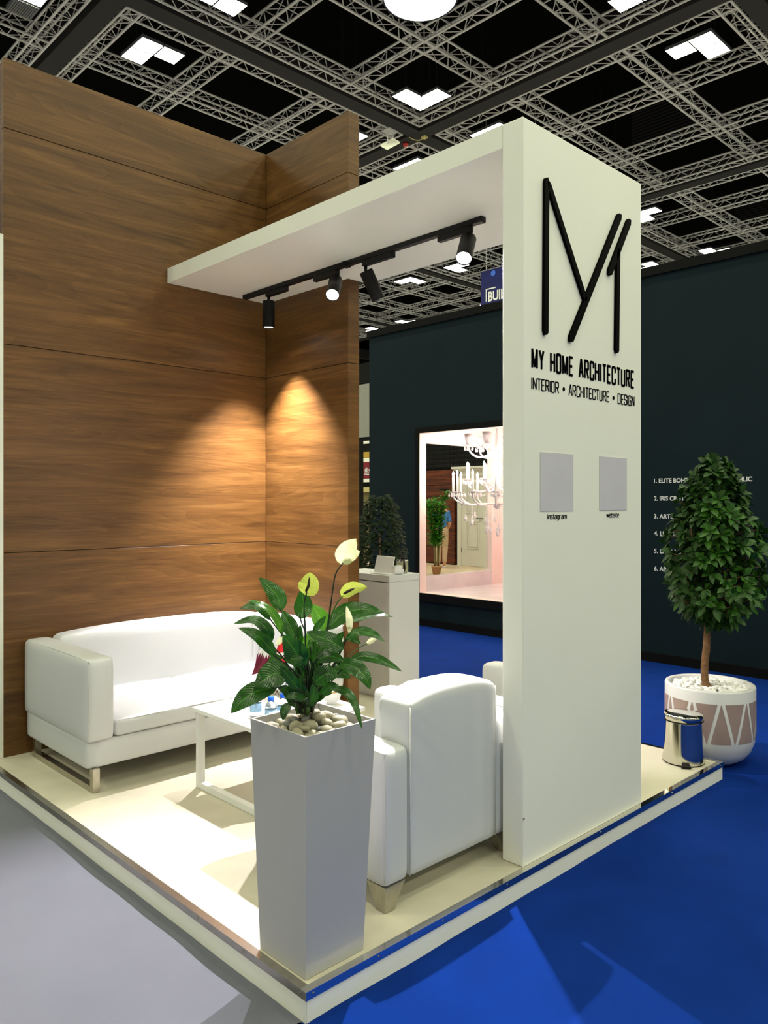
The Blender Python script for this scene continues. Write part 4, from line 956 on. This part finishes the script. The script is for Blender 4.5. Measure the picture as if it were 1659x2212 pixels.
def tier(n, rad, z_hub, z_low, z_cup, ch_h, off, glass):
    for k in range(n):
        a = off+2*PI*k/n; d = Vector((math.cos(a), math.sin(a), 0)); c = Vector((CHX, CHY, 0))
        P = [c+d*.04+Vector((0, 0, z_hub)), c+d*rad*.38+Vector((0, 0, z_low+.012)), c+d*rad*.70+Vector((0, 0, z_low)), c+d*rad*.95+Vector((0, 0, z_low+(z_cup-z_low)*.45)), c+d*rad+Vector((0, 0, z_cup))]
        bm = B(); tube(bm, bez(P, 20), .012, 8); arm = put('arm', bm, 'crystal', ch, True)
        q = c+d*rad+Vector((0, 0, z_cup))
        bm = B(); lathe(bm, [(0, -.008), (.02, -.008), (.055, .012), (.058, .018), (.02, .004), (0, .004)], q, 16); put('drip_dish', bm, 'crystal', arm, True)
        bm = B(); lathe(bm, [(0, 0), (.016, 0), (.015, ch_h), (0, ch_h)], q, 12); put('candle', bm, 'white', arm, True)
        bm = B(); lathe(bm, [(0, ch_h), (.008, ch_h+.002), (.014, ch_h+.018), (.011, ch_h+.036), (0, ch_h+.062)], q, 10); put('bulb', bm, 'bulb', arm, True)
        if glass:
            bm = B(); lathe(bm, [(.02, .01), (.035, .03), (.05, .09), (.062, .16), (.060, .16), (.048, .09), (.033, .032), (.02, .014)], q, 16); put('glass_cup', bm, 'crystal', arm, True)
        for s in range(5):
            b = a+s*1.26; drop(q+Vector((.052*math.cos(b), .052*math.sin(b), -.03)), .9, arm)
        bm = B(); garland(bm, q+Vector((0, 0, -.005)), c+d*.05+Vector((0, 0, z_hub+.22)), 12, .006, .06); put('bead_garland', bm, 'crystal', arm, True, 'stuff')
tier(12, .56, 1.56, 1.55, 1.70, .22, .1, False)
tier(8, .40, 1.80, 1.72, 1.86, .17, .25, False)
tier(6, .36, 2.26, 2.16, 2.29, .08, .3, True)
random.seed(8)
for k in range(26):
    a = random.uniform(0, 6.28); r = random.choice((.12, .22, .32, .42, .5)); p = Vector((CHX+r*math.cos(a), CHY+r*math.sin(a), 1.55)); ln = random.uniform(.1, .2)+.25*(r < .3)*random.random()
    bm = B(); garland(bm, p, p-Vector((0, 0, ln)), int(ln/.013), .0045, 0); pd = put('pendant_chain', bm, 'crystal', ch, True); drop(p-Vector((0, 0, ln+.03)), 1.5, pd)

# ------------------------------------------------------------------ stand beyond the window box
bm = B(); box(bm, 7.4, 12.6, 5.3, 12.0, 0, .10); put('floor.003', bm, 'floorwood', None, False, 'structure')
bm = B(); box(bm, 12.50, 12.6, 7.5, 12.0, .1, 4.2); wd = put('wall_beyond', bm, 'matte', None, False, 'structure')
bm = B(); n = 0
for iy in range(24):
    for iz in range(12):
        y0, z0 = 8.9+iy*.11, 2.36+iz*.11; c = bm.verts.new((12.46, y0+.055, z0+.055)); q = [bm.verts.new(p) for p in ((12.498, y0, z0), (12.498, y0+.11, z0), (12.498, y0+.11, z0+.11), (12.498, y0, z0+.11))]
        for k in range(4): bm.faces.new((q[k], q[(k+1) % 4], c))
bmesh.ops.recalc_face_normals(bm, faces=bm.faces); put('embossed_panel', bm, 'black', wd, False, 'stuff')
zr = [.12, .52, .92, 1.32, 1.72, 1.98, 2.34]
for a, b in zip(zr, zr[1:]): bm = B(); box(bm, 12.44, 12.499, 10.24, 11.4, a, b-.012, .003, 1); put('plank', bm, 'dwood', wd)
bm = B(); box(bm, 12.42, 12.499, 10.14, 10.235, .12, 2.34); put('plank', bm, 'dwood', wd)
for z in (1.86,): bm = B(); box(bm, 12.432, 12.4405, 10.34, 10.62, z-.015, z+.02); put('handle_slot', bm, 'matte', wd)
dr = B(); box(dr, 12.40, 12.499, 9.93, 10.03, .1, 2.27); box(dr, 12.40, 12.499, 9.17, 9.25, .1, 2.27); box(dr, 12.40, 12.499, 9.17, 10.03, 2.17, 2.27)
door = put('door_1', dr, 'doorw', None, False, 'structure')
bm = B()
for k, (o_, z0, z1) in enumerate(((.03, 2.27, 2.30), (.06, 2.30, 2.34), (.10, 2.34, 2.39))): box(bm, 12.40-o_, 12.4985, 9.17-o_, 10.03+o_, z0, z1)
put('cornice', bm, 'doorw', door)
bm = B(); box(bm, 12.43, 12.4985, 9.25, 9.93, .105, 2.17); lf = put('door_leaf', bm, 'doorw', door)
for (y0, y1, z0, z1) in ((9.40, 9.78, .50, 1.14), (9.40, 9.78, 1.32, 2.02)):
    bm = B()
    for o_ in (0, .05):
        for (a, b, c_, d_) in ((y0+o_, y1-o_, z0+o_, z0+o_+.02), (y0+o_, y1-o_, z1-o_-.02, z1-o_), (y0+o_, y0+o_+.02, z0+o_+.0202, z1-o_-.0202), (y1-o_-.02, y1-o_, z0+o_+.0202, z1-o_-.0202)): box(bm, 12.414, 12.4295, a, b, c_, d_)
    put('moulding', bm, 'doorw', lf)
bm = B(); tube(bm, [(12.43, 9.31, 1.20), (12.38, 9.31, 1.20), (12.38, 9.44, 1.20)], .011, 8); put('handle', bm, 'black', lf)
for z in (.42, 1.5, 1.95): bm = B(); box(bm, 12.42, 12.43, 9.925, 9.94, z, z+.09); put('hinge', bm, 'black', lf)
# bamboo plant
bx, by = 10.40, 8.87
t = thing('potted_bamboo', 'tall leafy bamboo in a small terracotta pot seen through the window box', 'potted plant', (bx, by, .10))
bm = B(); lathe(bm, [(0, .001), (.075, .001), (.10, .15), (.108, .15), (.108, .18), (.095, .18), (.09, .15), (0, .15)], (bx, by, .10), 24); put('pot', bm, 'terra', t, True)
random.seed(4); fol = B()
for k in range(6):
    a = k*1.05; r = .045; p = Vector((bx+r*math.cos(a), by+r*math.sin(a), .24)); h = 1.35+random.uniform(-.1, .18); lean = Vector((math.cos(a), math.sin(a), 0))*.14
    bm = B(); q = [p+lean*(f*f)+Vector((0, 0, h*f)) for f in [i/8 for i in range(9)]]; tube(bm, q, .010, 6); put('cane', bm, 'olive', t, True)
    for s in range(74):
        f = random.uniform(.24, 1.0)**.8; c = p+lean*f*f+Vector((0, 0, h*f)); b = random.uniform(0, 6.28)
        for m_ in range(3):
            bb = b+m_*.7-.7; d = Vector((math.cos(bb), math.sin(bb), random.uniform(.1, .9))).normalized(); l_ = random.uniform(.13, .24)
            leaf(fol, [c, c+d*l_*.6, c+d*l_+Vector((0, 0, -.04))], .036, (0, 0, 1), .1, 3, 2, .8)
put('foliage', fol, 'bleaf', t, True, 'stuff')
# person behind the bamboo
def skin_body(name, verts, edges, radii, m, parent, sub=2, root=0):
    me = bpy.data.meshes.new(name); off = wl(parent); me.from_pydata([tuple(Vector(v)-off) for v in verts], edges, []); me.materials.append(M[m])
    o = bpy.data.objects.new(name, me); link(o, parent); sk = o.modifiers.new('skin', 'SKIN')
    for i, r in enumerate(radii): me.skin_vertices[0].data[i].radius = (r, r) if not isinstance(r, tuple) else r
    me.skin_vertices[0].data[root].use_root = True; sk.use_smooth_shade = True
    if sub: s = o.modifiers.new('sub', 'SUBSURF'); s.levels = sub; s.render_levels = sub
    return o
hx, hy = 11.67, 9.87
per = thing('person', 'person in blue patterned top and beige trousers, back turned, behind the bamboo', 'person', (hx, hy, .10))
sd = Vector((-.707, .707, 0)); fw_ = Vector((.75, .66, 0)).normalized(); sd = Vector((-fw_.y, fw_.x, 0))
def hp(s, f, z): v = Vector((hx, hy, .10+z*.95)) + sd*s*.85 + fw_*f; return tuple(v)
V = [hp(0, 0, .84), hp(0, .0, 1.0), hp(0, .04, 1.18), hp(0, .10, 1.32), hp(0, .15, 1.40), hp(0, .19, 1.47), hp(0, .22, 1.53),
     hp(.09, 0, .80), hp(.09, .01, .46), hp(.08, -.03, .09), hp(.08, .06, .035), hp(-.09, 0, .80), hp(-.09, .03, .46), hp(-.08, .0, .09), hp(-.08, .10, .035),
     hp(.16, .10, 1.30), hp(.22, .14, 1.05), hp(.18, .30, .92), hp(.16, .37, .90), hp(-.16, .10, 1.30), hp(-.22, .14, 1.05), hp(-.18, .30, .92), hp(-.16, .37, .90)]
E_ = [(0, 1), (1, 2), (2, 3), (3, 4), (4, 5), (5, 6), (0, 7), (7, 8), (8, 9), (9, 10), (0, 11), (11, 12), (12, 13), (13, 14), (3, 15), (15, 16), (16, 17), (17, 18), (3, 19), (19, 20), (20, 21), (21, 22)]
RR = [.118, .10, .105, .10, .05, .085, .075, .088, .058, .038, .036, .088, .058, .038, .036, .062, .046, .034, .03, .062, .046, .034, .03]
skin_body('body', V, E_, RR, 'skin', per)
skin_body('trousers', [V[0], V[7], V[8], V[9], V[11], V[12], V[13], hp(0, 0, .98)], [(0, 1), (1, 2), (2, 3), (0, 4), (4, 5), (5, 6), (0, 7)], [.140, .104, .074, .052, .104, .074, .052, .118], 'beige', per)
skin_body('blouse', [hp(0, 0, .84), V[1], V[2], V[3], V[15], V[16], V[19], V[20]], [(0, 1), (1, 2), (2, 3), (3, 4), (4, 5), (3, 6), (6, 7)], [.128, .125, .125, .118, .072, .058, .072, .058], 'bluetop', per)
skin_body('hair', [hp(0, .18, 1.56), hp(0, .11, 1.50), hp(0, .05, 1.40), hp(0, .0, 1.26)], [(0, 1), (1, 2), (2, 3)], [.104, .108, .075, .05], 'hair', per)
for s in (.08, -.08):
    skin_body('shoe', [hp(s, -.02 if s > 0 else .02, .04), hp(s, .07 if s > 0 else .11, .032), hp(s, .15 if s > 0 else .19, .028)], [(0, 1), (1, 2)], [.045, .045, .035], 'white', per)

# ------------------------------------------------------------------ far stand in the gap beside the return wall, dark ficus
def gz(py, d=19.94): return 1.6+(1082-py)/FPX*d
fs = thing('far_exhibition_stand', 'distant exhibition stand with maroon sign and gold frieze, left of the dark wall', 'exhibition stand', (12.3, 12.8, 0))
def fbox(nm, p0, p1, m, y0=11.9, y1=14.0, x=12.2): bm = B(); box(bm, x, x+.25, y0, y1, gz(p1), gz(p0)); return put(nm, bm, m, fs)
fbox('grey_panel', 826, 942, 'greyp'); fbox('dark_fascia', 780, 824, 'matte'); fbox('quilted_band', 942, 951, 'black', x=12.25); fbox('white_beam', 951, 957, 'paint'); fbox('quilted_band', 957, 975, 'black', x=12.25)
fbox('gold_frieze', 975, 988, 'gold'); fbox('white_beam', 988.5, 997, 'paint'); sg = fbox('sign_board', 997, 1033, 'maroonsign'); fbox('white_beam', 1033.5, 1041, 'paint'); fbox('recess', 1041, 1052, 'matte', x=12.28)
fbox('cream_beam', 1052, 1063, 'cream'); fbox('olive_panel', 1063, 1216, 'olive', x=12.28)
text_on_x('sign_letter', 'di di', 12.19, 12.98, gz(1018), .25, .11, 'whiteprint', fs, .03); text_on_x('sign_letter', 'Nasm', 12.19, 12.98, gz(1026), .25, .05, 'whiteprint', fs, .03)
bm = B(); box(bm, 12.185, 12.199, 12.7, 12.98, gz(1021), gz(1020.2)); put('sign_line', bm, 'whiteprint', fs)
bm = B(); box(bm, 9.0, 9.1, 9.66, 9.95, 0, 1.6+(1082-948)/FPX*15.5); tag(put('black_post', bm, 'matte', None, False, None, (9.1, 9.7, 0)), 'tall black post just beyond the wooden return wall', 'post')
bm = B(); tube(bm, [ray(775, 832, 24), ray(800, 834, 24)], .18, 16); tag(put('roof_duct', bm, 'greyp', None, True, None, ray(787, 833, 24)), 'grey round duct high in the gap beside the wooden wall', 'duct')
fx = ray(822, 1240, 9.3); fic = thing('potted_ficus', 'dark leafy ficus in a black pot in front of the dark wall, behind the counter', 'potted plant', (fx.x, fx.y, 0))
bm = B(); lathe(bm, [(0, .001), (.14, .001), (.18, .34), (.165, .34), (.15, .30), (0, .30)], (fx.x, fx.y, 0), 24); put('pot', bm, 'black', fic, True)
bm = B(); tube(bm, [(fx.x, fx.y, .28), (fx.x+.02, fx.y, .7), (fx.x, fx.y+.02, 1.2)], [.02, .016, .01], 8); put('trunk', bm, 'bark', fic, True)
random.seed(9); fol = B()
for k in range(1500):
    z = random.uniform(.42, 1.66); rr = .27*math.sqrt(max(.02, 1-((z-.9)/.80)**2)) if z > .9 else .27*(.75+.25*(z-.42)/.48)
    f = math.sqrt(random.uniform(.25, 1)); a = random.uniform(0, 6.28); c = Vector((fx.x+rr*f*math.cos(a), fx.y+rr*f*math.sin(a), z)); d = Vector((math.cos(a+random.uniform(-.8, .8)), math.sin(a+random.uniform(-.8, .8)), random.uniform(-.5, .5))).normalized()
    leaf(fol, [c, c+d*.04, c+d*.075+Vector((0, 0, -.02))], .034, (-FW*.5+Vector((0, 0, .8))), .15, 3, 2, .8)
put('foliage', fol, 'fleaf', fic, True, 'stuff')
